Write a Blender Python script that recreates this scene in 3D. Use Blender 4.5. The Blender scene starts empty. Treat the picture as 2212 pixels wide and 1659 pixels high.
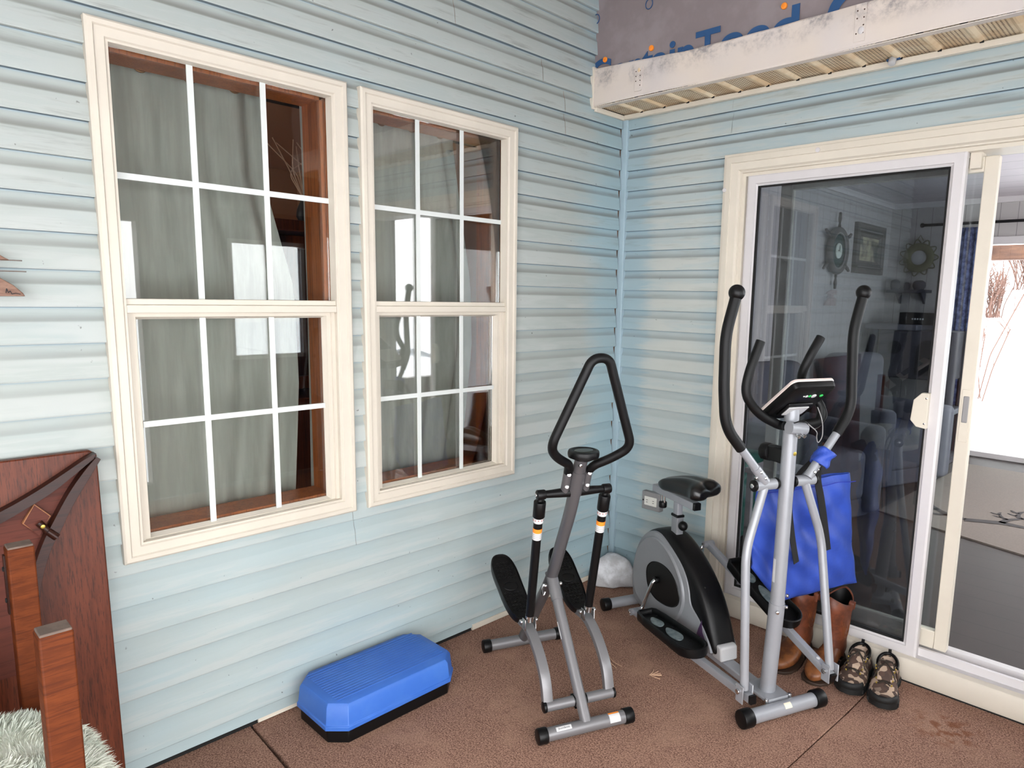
import bpy, bmesh, math, random
from mathutils import Vector, Matrix
R = random.Random(7)
C = bpy.context.scene.collection
sc = bpy.context.scene
# ------------------------------------------------------------------ camera
cam_d = bpy.data.cameras.new('camera'); cam = bpy.data.objects.new('camera', cam_d); C.objects.link(cam)
YAW, PIT, ROL = -0.752687833, -0.147544679, 0.0201806331
f = Vector((math.sin(YAW)*math.cos(PIT), math.cos(YAW)*math.cos(PIT), math.sin(PIT)))
r0 = Vector((math.cos(YAW), -math.sin(YAW), 0)); u0 = r0.cross(f)
rr = r0*math.cos(ROL)+u0*math.sin(ROL); uu = -r0*math.sin(ROL)+u0*math.cos(ROL)
cam.matrix_world = Matrix(((rr.x, uu.x, -f.x, 2.3257), (rr.y, uu.y, -f.y, -2.9484), (rr.z, uu.z, -f.z, 1.5385), (0, 0, 0, 1)))
cam_d.sensor_width = 36; cam_d.lens = 1485.088/2212*36
cam_d.shift_x = -97.5877/2212; cam_d.shift_y = 32.4165/2212
cam_d.clip_start = 0.05; cam_d.clip_end = 300
sc.camera = cam
# ------------------------------------------------------------------ sky and exposure
w = bpy.data.worlds.new('overcast_sky'); sc.world = w; w.use_nodes = True
bg = w.node_tree.nodes['Background']
bg.inputs['Color'].default_value = (0.97, 0.972, 0.978, 1); bg.inputs['Strength'].default_value = 1.0
sc.view_settings.view_transform = 'Standard'; sc.view_settings.look = 'None'
sc.view_settings.exposure = 3.2; sc.view_settings.gamma = 1.0; sc.view_settings.use_curve_mapping = False
sc.cycles.use_denoising = True
sc.cycles.transparent_max_bounces = 16; sc.cycles.max_bounces = 10; sc.cycles.diffuse_bounces = 6
# ------------------------------------------------------------------ materials
def lin(c):
    return tuple((x/255/12.92 if x/255 <= .04045 else ((x/255+.055)/1.055)**2.4) for x in c)
MATS = {}
def base(name):
    m = bpy.data.materials.new(name); m.use_nodes = True
    nt = m.node_tree; return m, nt, nt.nodes['Principled BSDF']
def N(nt, t, **kw):
    n = nt.nodes.new(t)
    for k, v in kw.items():
        if hasattr(n, k): setattr(n, k, v)
        else: n.inputs[k].default_value = v
    return n
def mix(nt, fac, a, b, blend='MIX'):
    n = nt.nodes.new('ShaderNodeMix'); n.data_type = 'RGBA'; n.blend_type = blend
    for i, v in ((0, fac), (6, a), (7, b)):
        if hasattr(v, 'is_linked') or hasattr(v, 'links'): nt.links.new(v, n.inputs[i])
        else: n.inputs[i].default_value = v if i == 0 else (*v[:3], 1)
    return n.outputs[2]
def ramp(nt, src, a, b, c0=0., c1=1.):
    n = nt.nodes.new('ShaderNodeMapRange'); n.clamp = True; n.interpolation_type = 'SMOOTHSTEP'
    nt.links.new(src, n.inputs[0])
    for i, v in ((1, a), (2, b), (3, c0), (4, c1)): n.inputs[i].default_value = v
    return n.outputs[0]
def math_(nt, op, a, b=0., c=0.):
    n = nt.nodes.new('ShaderNodeMath'); n.operation = op
    for i, v in enumerate((a, b, c)):
        if hasattr(v, 'links'): nt.links.new(v, n.inputs[i])
        else: n.inputs[i].default_value = v
    return n.outputs[0]
def noise(nt, scale, detail=3., rough=.5, stretch=(1, 1, 1)):
    g = nt.nodes.new('ShaderNodeNewGeometry'); mp = nt.nodes.new('ShaderNodeMapping')
    mp.inputs['Scale'].default_value = stretch
    nt.links.new(g.outputs['Position'], mp.inputs['Vector'])
    n = nt.nodes.new('ShaderNodeTexNoise'); n.inputs['Scale'].default_value = scale
    n.inputs['Detail'].default_value = detail; n.inputs['Roughness'].default_value = rough
    nt.links.new(mp.outputs[0], n.inputs['Vector']); return n.outputs['Fac']
def bump(nt, p, h, strength=.3, dist=.002):
    b = nt.nodes.new('ShaderNodeBump'); b.inputs['Strength'].default_value = strength; b.inputs['Distance'].default_value = dist
    nt.links.new(h, b.inputs['Height']); nt.links.new(b.outputs[0], p.inputs['Normal'])
def mat(name, rgb, rough=.5, metal=0., var=.0, vscale=8., bmp=0., bscale=200., stretch=(1, 1, 1), spec=None, coat=0., rgb2=None):
    if name in MATS: return MATS[name]
    m, nt, p = base(name); c = lin(rgb)
    p.inputs['Base Color'].default_value = (*c, 1); p.inputs['Roughness'].default_value = rough; p.inputs['Metallic'].default_value = metal
    if spec is not None: p.inputs['Specular IOR Level'].default_value = spec
    if coat: p.inputs['Coat Weight'].default_value = coat
    if var or rgb2:
        n = noise(nt, vscale, 4, .6, stretch)
        c2 = lin(rgb2) if rgb2 else tuple(x*(1-var) for x in c)
        nt.links.new(mix(nt, ramp(nt, n, .38, .62), c, c2), p.inputs['Base Color'])
    if bmp: bump(nt, p, noise(nt, bscale, 3, .6, stretch), bmp)
    MATS[name] = m; return m
def wood(name, c1, c2, c3, axis='z', rough=.35, scale=30., coat=.2, spec=.25):
    m, nt, p = base(name)
    st = {'z': (1, 1, .06), 'y': (1, .06, 1), 'x': (.06, 1, 1), 'r': (.25, .25, 1)}[axis]
    a = noise(nt, scale, 5, .65, st); b = noise(nt, scale*5, 4, .7, tuple(s if s == 1 else .03 for s in st)); c = noise(nt, 3., 2, .5, tuple(s if s == 1 else .3 for s in st))
    col = mix(nt, ramp(nt, a, .35, .65), lin(c1), lin(c2))
    col = mix(nt, ramp(nt, b, .52, .62, 0, .75), col, lin(c3))
    col = mix(nt, ramp(nt, c, .45, .7, 0, .45), col, lin(c3))
    nt.links.new(col, p.inputs['Base Color']); p.inputs['Roughness'].default_value = rough; p.inputs['Coat Weight'].default_value = coat; p.inputs['Specular IOR Level'].default_value = spec
    p.inputs['Coat Roughness'].default_value = .25
    bump(nt, p, b, .15, .001); MATS[name] = m; return m
def glass(name, tint=(.86, .9, .88), k=1.9, rough=.0):
    m = bpy.data.materials.new(name); m.use_nodes = True; nt = m.node_tree; nt.nodes.clear()
    out = N(nt, 'ShaderNodeOutputMaterial'); t = N(nt, 'ShaderNodeBsdfTransparent'); t.inputs[0].default_value = (*tint, 1)
    g = N(nt, 'ShaderNodeBsdfGlossy'); g.inputs['Roughness'].default_value = rough; g.inputs[0].default_value = (1, 1, 1, 1)
    fr = N(nt, 'ShaderNodeFresnel'); fr.inputs[0].default_value = 1.5
    fac = math_(nt, 'MINIMUM', math_(nt, 'MULTIPLY', fr.outputs[0], k), .95)
    mx = N(nt, 'ShaderNodeMixShader'); nt.links.new(fac, mx.inputs[0]); nt.links.new(t.outputs[0], mx.inputs[1]); nt.links.new(g.outputs[0], mx.inputs[2])
    nt.links.new(mx.outputs[0], out.inputs[0]); MATS[name] = m; return m
P_ = .1016
def siding(name, zref, along, far):
    m, nt, p = base(name)
    g = N(nt, 'ShaderNodeNewGeometry'); sp = N(nt, 'ShaderNodeSeparateXYZ'); nt.links.new(g.outputs['Position'], sp.inputs[0])
    z = sp.outputs[2]; s = sp.outputs[along]
    ph = math_(nt, 'FRACT', math_(nt, 'DIVIDE', math_(nt, 'SUBTRACT', zref+100*P_, z), P_))
    st = (1, .25, 3) if along == 1 else (.25, 1, 3)
    big = noise(nt, 2.3, 4, .6, (1, .5, 1.6) if along == 1 else (.5, 1, 1.6)); fine = noise(nt, 14., 5, .65, st); grain = noise(nt, 60., 4, .6, (1, .08, 1) if along == 1 else (.08, 1, 1))
    dist = math_(nt, 'ABSOLUTE', s)
    blue, chalk, sage = (lin((152, 175, 182)), lin((178, 182, 179)), lin((162, 169, 165))) if along == 1 else (lin((153, 174, 181)), lin((193, 194, 186)), lin((176, 185, 183)))
    reach = ramp(nt, math_(nt, 'ADD', dist, ramp(nt, big, .3, .7, -.08, .08)), .14, .42, .1, 1.) if along == 1 else math_(nt, 'MULTIPLY', ramp(nt, math_(nt, 'ADD', dist, ramp(nt, fine, .3, .7, -.04, .04)), .14, .24, .0, 1.), ramp(nt, dist, .46, .58, 1., .45))
    f1 = math_(nt, 'ADD', ramp(nt, big, .3, .7, -.2, .2), reach)
    f1 = math_(nt, 'MINIMUM', math_(nt, 'MAXIMUM', math_(nt, 'SUBTRACT', f1, ramp(nt, z, .25, 1.3, .45, 0.)), 0.), 1.)
    col = mix(nt, f1, blue, sage)
    # chalked, paler paint on the flat of each board
    flat = math_(nt, 'MULTIPLY', ramp(nt, ph, .42, .6), ramp(nt, fine, .42, .6))
    edge = ramp(nt, dist, .10, .30)
    patch_ = ramp(nt, noise(nt, 3.2, 3, .6, (1, .35, 2.2) if along == 1 else (.35, 1, 2.2)), .47, .56); mid = math_(nt, 'MULTIPLY', ramp(nt, z, .5, .9), ramp(nt, z, 1.7, 2.3, 1., .25))
    col = mix(nt, math_(nt, 'MULTIPLY', math_(nt, 'MULTIPLY', math_(nt, 'MAXIMUM', math_(nt, 'MULTIPLY', flat, .45), math_(nt, 'MULTIPLY', math_(nt, 'MULTIPLY', patch_, mid), math_(nt, 'MULTIPLY', ramp(nt, ph, .3, .5), .6))), edge), 1.), col, chalk)
    # newer blue strip where rain never washes, at the top of the cove
    newb = math_(nt, 'MULTIPLY', ramp(nt, ph, .0, .08, 1., 0.), .4)
    col = mix(nt, newb, col, lin((128, 164, 188)))
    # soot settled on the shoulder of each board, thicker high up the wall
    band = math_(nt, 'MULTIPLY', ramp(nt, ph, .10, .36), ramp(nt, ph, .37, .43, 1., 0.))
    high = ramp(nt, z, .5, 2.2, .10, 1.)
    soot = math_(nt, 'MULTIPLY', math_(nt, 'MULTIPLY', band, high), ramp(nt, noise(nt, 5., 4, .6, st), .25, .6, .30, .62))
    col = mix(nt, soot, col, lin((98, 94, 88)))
    col = mix(nt, ramp(nt, ph, .008, .022, .8, 0.), col, lin((84, 96, 104)))  # shadow line under each butt, painted into the colour
    grime = math_(nt, 'MULTIPLY', ramp(nt, fine, .5, .75), ramp(nt, z, 1.0, 2.4, .05, .55))
    col = mix(nt, grime, col, lin((120, 124, 116)))
    speck = noise(nt, 45., 2, .5); col = mix(nt, ramp(nt, speck, .74, .80, 0, .7), col, lin((70, 66, 60)))
    nt.links.new(col, p.inputs['Base Color']); p.inputs['Roughness'].default_value = .62; p.inputs['Specular IOR Level'].default_value = .3
    bump(nt, p, grain, .25, .001); MATS[name] = m; return m
def carpet(name):
    m, nt, p = base(name)
    a = noise(nt, 260., 3, .7); b = noise(nt, 5., 4, .6); c = noise(nt, 40., 3, .6)
    a2 = noise(nt, 170., 3, .65); col = mix(nt, ramp(nt, math_(nt, 'ADD', math_(nt, 'MULTIPLY', a, .5), math_(nt, 'MULTIPLY', a2, .5)), .38, .62), lin((90, 62, 52)), lin((182, 144, 125)))
    col = mix(nt, ramp(nt, b, .45, .7, 0, .5), col, lin((168, 134, 114)))
    col = mix(nt, ramp(nt, c, .5, .75, 0, .45), col, lin((96, 66, 56)))
    g = N(nt, 'ShaderNodeNewGeometry'); v = N(nt, 'ShaderNodeVectorMath'); v.operation = 'DISTANCE'; nt.links.new(g.outputs['Position'], v.inputs[0]); v.inputs[1].default_value = (1.80, -.27, 0)
    st = math_(nt, 'MULTIPLY', ramp(nt, v.outputs['Value'], .03, .16, 1, 0), ramp(nt, noise(nt, 25., 3), .45, .62))
    col = mix(nt, math_(nt, 'MULTIPLY', st, .7), col, lin((112, 62, 28)))
    nt.links.new(col, p.inputs['Base Color']); p.inputs['Roughness'].default_value = .95; p.inputs['Specular IOR Level'].default_value = .1
    bump(nt, p, a, .8, .004); MATS[name] = m; return m
def lined(name, rgb, pitch, axis, rgb2, wd=.03, rough=.6, off=0.):
    """painted boards with thin joint lines every `pitch` metres"""
    m, nt, p = base(name); g = N(nt, 'ShaderNodeNewGeometry'); sp = N(nt, 'ShaderNodeSeparateXYZ'); nt.links.new(g.outputs['Position'], sp.inputs[0])
    ph = math_(nt, 'FRACT', math_(nt, 'DIVIDE', math_(nt, 'ADD', sp.outputs[axis], 50*pitch+off), pitch))
    l = math_(nt, 'LESS_THAN', ph, wd)
    col = mix(nt, ramp(nt, noise(nt, 4., 3), .35, .7, 0, .3), lin(rgb), lin(rgb2)); col = mix(nt, math_(nt, 'MULTIPLY', l, .75), col, lin(tuple(x*.45 for x in rgb)))
    nt.links.new(col, p.inputs['Base Color']); p.inputs['Roughness'].default_value = rough; MATS[name] = m; return m
def camo(name):
    m, nt, p = base(name)
    v = N(nt, 'ShaderNodeTexVoronoi'); v.inputs['Scale'].default_value = 52.; g = N(nt, 'ShaderNodeNewGeometry'); nt.links.new(g.outputs['Position'], v.inputs['Vector'])
    s = N(nt, 'ShaderNodeSeparateColor'); nt.links.new(v.outputs['Color'], s.inputs[0])
    col = mix(nt, ramp(nt, s.outputs[0], .48, .52), lin((168, 146, 126)), lin((76, 56, 46)))
    col = mix(nt, ramp(nt, s.outputs[1], .72, .76), col, lin((66, 50, 42)))
    nt.links.new(col, p.inputs['Base Color']); p.inputs['Roughness'].default_value = .85; MATS[name] = m; return m
def fascia_mat(name):
    m, nt, p = base(name)
    g = N(nt, 'ShaderNodeNewGeometry'); sp = N(nt, 'ShaderNodeSeparateXYZ'); nt.links.new(g.outputs['Position'], sp.inputs[0])
    n1 = noise(nt, 7., 5, .7, (1, 1, 1)); n2 = noise(nt, 60., 4, .7)
    col = mix(nt, ramp(nt, noise(nt, 3., 3), .3, .7), lin((212, 200, 188)), lin((204, 196, 192)))
    d = math_(nt, 'MULTIPLY', math_(nt, 'MULTIPLY', ramp(nt, n1, .42, .62), ramp(nt, n2, .35, .6, .3, 1)), ramp(nt, sp.outputs[2], 2.50, 2.60))
    col = mix(nt, math_(nt, 'MULTIPLY', d, .8), col, lin((116, 112, 116)))
    nt.links.new(col, p.inputs['Base Color']); p.inputs['Roughness'].default_value = .6; bump(nt, p, noise(nt, 20., 3), .2, .002); MATS[name] = m; return m

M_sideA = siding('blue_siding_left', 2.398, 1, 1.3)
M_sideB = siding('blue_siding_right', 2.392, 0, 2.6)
M_post = mat('blue_vinyl_post', (162, 184, 194), .5, var=.08, vscale=6)
M_cream = mat('cream_window_vinyl', (203, 195, 181), .45, var=.05, vscale=5, spec=.4)
M_creamy = mat('yellowed_door_vinyl', (211, 203, 188), .45, var=.05, vscale=4, spec=.4)
M_white = mat('white_vinyl', (204, 200, 200), .4, var=.03)
M_grille = mat('white_grille_bars', (204, 208, 205), .4)
M_jamb = wood('brown_jamb_wood', (190, 108, 56), (166, 90, 44), (120, 62, 30), 'z')
M_pane = glass('window_glass', (.92, .93, .92), 1.25)
M_dglass = glass('door_glass', (.58, .60, .63), 1.3)
M_dglass2 = glass('slider_glass', (.88, .92, .92), .8)
M_clear = glass('clear_glass', (.95, .97, .97), 1.2)
M_carpet = carpet('brown_outdoor_carpet')
M_black = mat('black_plastic', (6, 6, 7), .42, spec=.28, bmp=.15, bscale=400)
M_foam = mat('black_foam_grip', (6, 6, 7), .5, spec=.28, bmp=.1, bscale=500)
M_dark = mat('dark_gap', (14, 13, 12), .9)
M_silver = mat('silver_grey_paint', (150, 152, 157), .38, .25, var=.05, bmp=.05, bscale=600)
M_gun = mat('gunmetal_paint', (92, 90, 92), .38, .35, bmp=.06, bscale=600)
M_gun2 = mat('mid_grey_paint', (118, 117, 119), .36, .35, bmp=.06, bscale=600)
M_chrome = mat('bright_steel', (205, 205, 205), .22, 1.)
M_body = mat('grey_plastic_shroud', (128, 130, 134), .4, .15, var=.04)
M_ltgrey = mat('light_grey_plastic', (180, 180, 181), .45)
M_blue = mat('blue_step_plastic', (50, 100, 184), .45, rgb2=(58, 106, 186), vscale=8)
M_bag = mat('royal_blue_nylon', (42, 74, 172), .55, var=.15, vscale=10, bmp=.8, bscale=16)
M_strap = mat('black_webbing', (7, 7, 8), .8)
M_sticker = mat('white_sticker', (200, 200, 200), .5)
M_orange = mat('orange_ink', (240, 140, 40), .5)
M_ink = mat('dark_ink', (40, 40, 44), .6)
M_cherry = wood('cherry_veneer', (98, 47, 27), (82, 37, 20), (50, 23, 14), 'z', .45, 60., .05)
M_cherryd = wood('dark_apron_wood', (58, 28, 18), (46, 21, 14), (32, 15, 10), 'y', .4, 30., .05)
M_red = wood('reddish_underside', (96, 48, 36), (86, 42, 32), (70, 34, 26), 'y', .6, 30., 0.)
M_post_w = wood('orange_brown_post_wood', (104, 50, 20), (84, 38, 14), (70, 30, 12), 'r', .6, 45., 0., .15)
M_endgrain = mat('grey_end_grain', (108, 92, 82), .8, var=.25, vscale=30)
M_fur = mat('pale_sage_fur', (200, 206, 194), .95, rgb2=(216, 218, 206), vscale=10)
M_tan = mat('raw_wood_decor', (132, 102, 86), .7, rgb2=(112, 82, 68), vscale=20, stretch=(1, 1, 4))
M_snow = mat('snow', (238, 240, 244), .8, bmp=.8, bscale=30)
M_snowd = mat('dirty_snow', (214, 216, 220), .8, rgb2=(180, 180, 182), vscale=12, bmp=.9, bscale=25)
M_boot = mat('russet_boot_leather', (112, 58, 34), .5, rgb2=(80, 40, 24), vscale=18, bmp=.4, bscale=60)
M_bootv = mat('tan_boot_vamp', (126, 76, 40), .42, rgb2=(84, 46, 26), vscale=18)
M_sole = mat('brown_boot_sole', (58, 42, 32), .6)
M_rub = mat('black_rubber', (8, 9, 9), .7, bmp=.5, bscale=120)
M_camo = camo('brown_tan_camo_fabric')
M_lace = mat('olive_brown_lace', (44, 36, 28), .9)
M_tanfab = mat('tan_shoe_lining', (206, 184, 166), .85)
M_brass = mat('brass_eyelet', (190, 165, 80), .35, .8)
M_wrap = mat('grey_house_wrap', (128, 117, 118), .8, rgb2=(138, 128, 130), vscale=6, bmp=.6, bscale=12)
M_wblue = mat('blue_wrap_print', (36, 76, 120), .8)
M_fascia = fascia_mat('weathered_white_fascia')
M_soffit = mat('stained_soffit_metal', (226, 208, 178), .55, rgb2=(214, 186, 148), vscale=9)
M_rust = mat('rust_brown_hole', (62, 36, 22), .9)
M_curtain = mat('sage_curtain', (172, 174, 166), .9, var=.12, vscale=40, stretch=(1, 1, .1))
M_wallA = mat('dim_room_wall', (150, 104, 72), .9)
M_hutch = wood('dark_hutch_wood', (110, 56, 30), (88, 42, 24), (60, 30, 18), 'z')
M_plank = lined('painted_vertical_planks', (176, 172, 170), .14, 1, (160, 156, 156))
M_plankx = lined('painted_vertical_planks_far', (176, 172, 170), .14, 0, (160, 156, 156))
M_ceil = lined('white_ceiling_planks', (206, 198, 202), .30, 1, (190, 184, 190), .02)
M_floorB = lined('dark_plank_floor', (58, 49, 46), .16, 1, (46, 38, 36), .02, .7)
M_rug = mat('beige_rug', (122, 112, 104), .95, var=.1, vscale=90, bmp=.3)
M_rugd = mat('dark_rug_pattern', (62, 57, 57), .95)
M_grey = mat('grey_upholstery', (98, 98, 108), .9, var=.1, vscale=6)
M_greyd = mat('dark_cat_tree_cloth', (70, 68, 76), .95, var=.15)
M_hole = mat('cubby_shadow_cloth', (26, 25, 30), .95)
M_navy = mat('navy_curtain', (40, 48, 88), .9, rgb2=(90, 100, 140), vscale=20)
M_wheel = mat('weathered_wheel_wood', (74, 66, 62), .6, var=.2)
M_teal = mat('dark_teal_glass', (40, 66, 64), .2)
M_cream_face = mat('cream_clock_face', (200, 208, 196), .5)
M_iron = mat('black_iron', (18, 18, 20), .5, .5)
M_rope = mat('yellow_green_rope', (104, 102, 78), .9)
M_photo = mat('sepia_picture', (178, 168, 138), .6, rgb2=(60, 62, 58), vscale=5)
M_green = mat('teal_green_plastic', (56, 110, 96), .5)
M_fieldw = mat('deck_grey_wood', (150, 146, 146), .8)
M_beam = mat('brown_roof_beam', (96, 66, 48), .8, rgb2=(70, 44, 32), vscale=16, stretch=(.2, 1, 1))
M_twig = mat('reddish_bare_twig', (92, 66, 56), .9)
M_purple = mat('dark_purple_door_paint', (50, 42, 58), .5)
M_opp = mat('grey_opposite_wall', (118, 114, 114), .8)
M_back = mat('grey_brown_back_wall', (128, 124, 120), .9)
M_roof = mat('white_porch_ceiling', (206, 202, 198), .85)
M_led = mat('green_led_lens', (50, 190, 90), .4)
M_conface = mat('pale_console_bezel', (206, 192, 186), .45)
M_treadgel = mat('smoky_tread_pad', (98, 112, 116), .35, rgb2=(128, 140, 142), vscale=40)
M_outlet = mat('outlet_white', (226, 224, 216), .5)
M_outbox = mat('outlet_grey_box', (140, 138, 138), .5)
M_bronze = mat('bronze_grommet', (130, 92, 60), .4, .5)
M_straw = mat('dry_straw', (196, 160, 132), .9)

# ------------------------------------------------------------------ mesh tools
ORG = {}
def fillet(pts, rad, n=7):
    pts = [Vector(p) for p in pts]
    if not isinstance(rad, (list, tuple)): rad = [rad]*len(pts)
    out = [pts[0]]
    for i in range(1, len(pts)-1):
        a, b, c = pts[i-1], pts[i], pts[i+1]; d1, d2 = a-b, c-b
        r = min(rad[i], d1.length*.49, d2.length*.49)
        if r < 1e-4: out.append(b); continue
        p, q = b+d1.normalized()*r, b+d2.normalized()*r
        for k in range(n+1):
            t = k/n; out.append(p*(1-t)**2+b*2*t*(1-t)+q*t*t)
    out.append(pts[-1]); return out
class MB:
    def __init__(s): s.v = []; s.f = []; s.flat = set()
    def add(s, vs, fs, flat=False):
        n = len(s.v); s.v += [Vector(v) for v in vs]
        for fc in fs:
            if flat: s.flat.add(len(s.f))
            s.f.append([i+n for i in fc])
        return s
    def box(s, a, b, xf=None):
        x0, y0, z0 = (min(a[i], b[i]) for i in range(3)); x1, y1, z1 = (max(a[i], b[i]) for i in range(3))
        vs = [Vector(p) for p in ((x0,y0,z0),(x1,y0,z0),(x1,y1,z0),(x0,y1,z0),(x0,y0,z1),(x1,y0,z1),(x1,y1,z1),(x0,y1,z1))]
        if xf: vs = [xf(v) for v in vs]
        return s.add(vs, [(0,3,2,1),(4,5,6,7),(0,1,5,4),(1,2,6,5),(2,3,7,6),(3,0,4,7)])
    def tube(s, pts, r, n=18, rad=0., r2=None, up=None, caps=True, seg=7, square=False):
        pts = fillet(pts, rad, seg) if rad else [Vector(p) for p in pts]
        pts = [p for i, p in enumerate(pts) if i == 0 or (p-pts[i-1]).length > 1e-5]
        m = len(pts); T = []
        for i in range(m):
            a, b = pts[max(i-1, 0)], pts[min(i+1, m-1)]
            d = (b-a).normalized()
            T.append(d)
        u = Vector(up) if up is not None else (Vector((0, 0, 1)) if abs(T[0].z) < .9 else Vector((1, 0, 0)))
        u = (u-T[0]*u.dot(T[0])).normalized(); rings = []
        rs = r if isinstance(r, (list, tuple)) else None
        for i in range(m):
            u = (u-T[i]*u.dot(T[i])).normalized(); v = T[i].cross(u)
            ra = (rs[min(len(rs)-1, int(round(i*(len(rs)-1)/max(1, m-1))))] if rs else r); rb = r2 if r2 else ra
            if rs: ra = rs[0]+(rs[-1]-rs[0])*i/max(1, m-1) if len(rs) == 2 else ra; rb = ra if not r2 else r2
            if square:
                k = .22; q = []
                for sx, sy in ((1, 1), (-1, 1), (-1, -1), (1, -1)):
                    cx, cy = sx*(ra-k*min(ra, rb)), sy*(rb-k*min(ra, rb)); e = k*min(ra, rb)
                    st = {(1, 1): 0, (-1, 1): 90, (-1, -1): 180, (1, -1): 270}[(sx, sy)]
                    for a_ in (0, 30, 60, 90):
                        t = math.radians(st+a_); q.append((cx+e*math.cos(t), cy+e*math.sin(t)))
                rings.append([pts[i]+u*x+v*y for x, y in q])
            else:
                rings.append([pts[i]+u*(ra*math.cos(2*math.pi*k/n))+v*(rb*math.sin(2*math.pi*k/n)) for k in range(n)])
        return s.loft(rings, caps)
    def loft(s, rings, caps=True, close=True):
        n = len(rings[0]); vs = [p for rg in rings for p in rg]; fs = []
        for i in range(len(rings)-1):
            for k in range(n if close else n-1):
                k2 = (k+1) % n; fs.append((i*n+k, i*n+k2, (i+1)*n+k2, (i+1)*n+k))
        if caps: fs.append(tuple(reversed(range(n)))); fs.append(tuple((len(rings)-1)*n+k for k in range(n)))
        return s.add(vs, fs)
    def cyl(s, a, b, r, n=24, r2=None):
        return s.tube([a, b], [r, r2 if r2 is not None else r], n)
    def capcyl(s, a, b, r, n=24, e=.003):
        a, b = Vector(a), Vector(b); d = (b-a).normalized()
        u = Vector((0, 0, 1)) if abs(d.z) < .9 else Vector((1, 0, 0)); u = (u-d*u.dot(d)).normalized(); v = d.cross(u); rings = []
        for p, q in ((a, r-e), (a+d*e*.3, r-e*.3), (a+d*e, r), (b-d*e, r), (b-d*e*.3, r-e*.3), (b, r-e)):
            rings.append([p+u*(q*math.cos(2*math.pi*k/n))+v*(q*math.sin(2*math.pi*k/n)) for k in range(n)])
        return s.loft(rings)
    def ball(s, c, r, n=20, m=12, sc_=(1, 1, 1), xf=None):
        c = Vector(c); vs = []; fs = []
        rings = []
        for j in range(1, m):
            t = math.pi*j/m
            rings.append([Vector((r*sc_[0]*math.sin(t)*math.cos(2*math.pi*k/n), r*sc_[1]*math.sin(t)*math.sin(2*math.pi*k/n), r*sc_[2]*math.cos(t))) for k in range(n)])
        vs = [Vector((0, 0, r*sc_[2]))]+[p for g in rings for p in g]+[Vector((0, 0, -r*sc_[2]))]
        for k in range(n): fs.append((0, 1+k, 1+(k+1) % n))
        for j in range(m-2):
            for k in range(n):
                a = 1+j*n; fs.append((a+k, a+n+k, a+n+(k+1) % n, a+(k+1) % n))
        L = len(vs)-1; a = 1+(m-2)*n
        for k in range(n): fs.append((a+k, L, a+(k+1) % n))
        vs = [(xf(v) if xf else v)+c for v in vs]
        return s.add(vs, fs)
    def prism(s, poly, h0, h1, xf):
        """poly of (a,b) extruded along third coordinate h, mapped by xf(a,b,h)"""
        n = len(poly); vs = [xf(a, b, h0) for a, b in poly]+[xf(a, b, h1) for a, b in poly]
        fs = [tuple(reversed(range(n))), tuple(range(n, 2*n))]+[(i, (i+1) % n, n+(i+1) % n, n+i) for i in range(n)]
        return s.add(vs, fs)
    def build(s, name, m, parent=None, origin=None, bevel=0., seg=2, sub=0, ang=38., solid=0.):
        o3 = Vector(origin) if origin is not None else (ORG[parent.name] if parent is not None else Vector((0, 0, 0)))
        me = bpy.data.meshes.new(name); me.from_pydata([v-o3 for v in s.v], [], s.f)
        bm = bmesh.new(); bm.from_mesh(me); bmesh.ops.recalc_face_normals(bm, faces=bm.faces); bm.to_mesh(me); bm.free()
        for p in me.polygons: p.use_smooth = True
        me.set_sharp_from_angle(angle=math.radians(ang)); me.materials.append(m)
        o = bpy.data.objects.new(name, me); C.objects.link(o)
        if parent is not None:
            o.parent = parent; ORG[o.name] = o3
        else: o.location = o3; ORG[o.name] = o3
        if solid:
            q = o.modifiers.new('solid', 'SOLIDIFY'); q.thickness = solid; q.offset = 0
        if bevel:
            q = o.modifiers.new('bevel', 'BEVEL'); q.width = bevel; q.segments = seg; q.limit_method = 'ANGLE'; q.angle_limit = math.radians(35); q.harden_normals = False
        if sub:
            q = o.modifiers.new('sub', 'SUBSURF'); q.levels = sub; q.render_levels = sub
        return o
def thing(name, label, cat, loc, group=None):
    o = bpy.data.objects.new(name, None); C.objects.link(o); o.location = loc; o.empty_display_size = .1
    o['label'] = label; o['category'] = cat
    if group: o['group'] = group
    ORG[o.name] = Vector(loc); return o
def tag(o, label, cat, group=None, kind=None):
    o['label'] = label; o['category'] = cat
    if group: o['group'] = group
    if kind: o['kind'] = kind
    return o
def struct(o, label=None):
    o['kind'] = 'structure'
    if label: o['label'] = label
    return o
def sgroup(name, label=None, loc=(0, 0, 0)):
    o = bpy.data.objects.new(name, None); C.objects.link(o); o.location = loc; ORG[o.name] = Vector(loc); o['kind'] = 'structure'
    if label: o['label'] = label
    return o
def lab(o, t): o['label'] = t; return o

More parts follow.
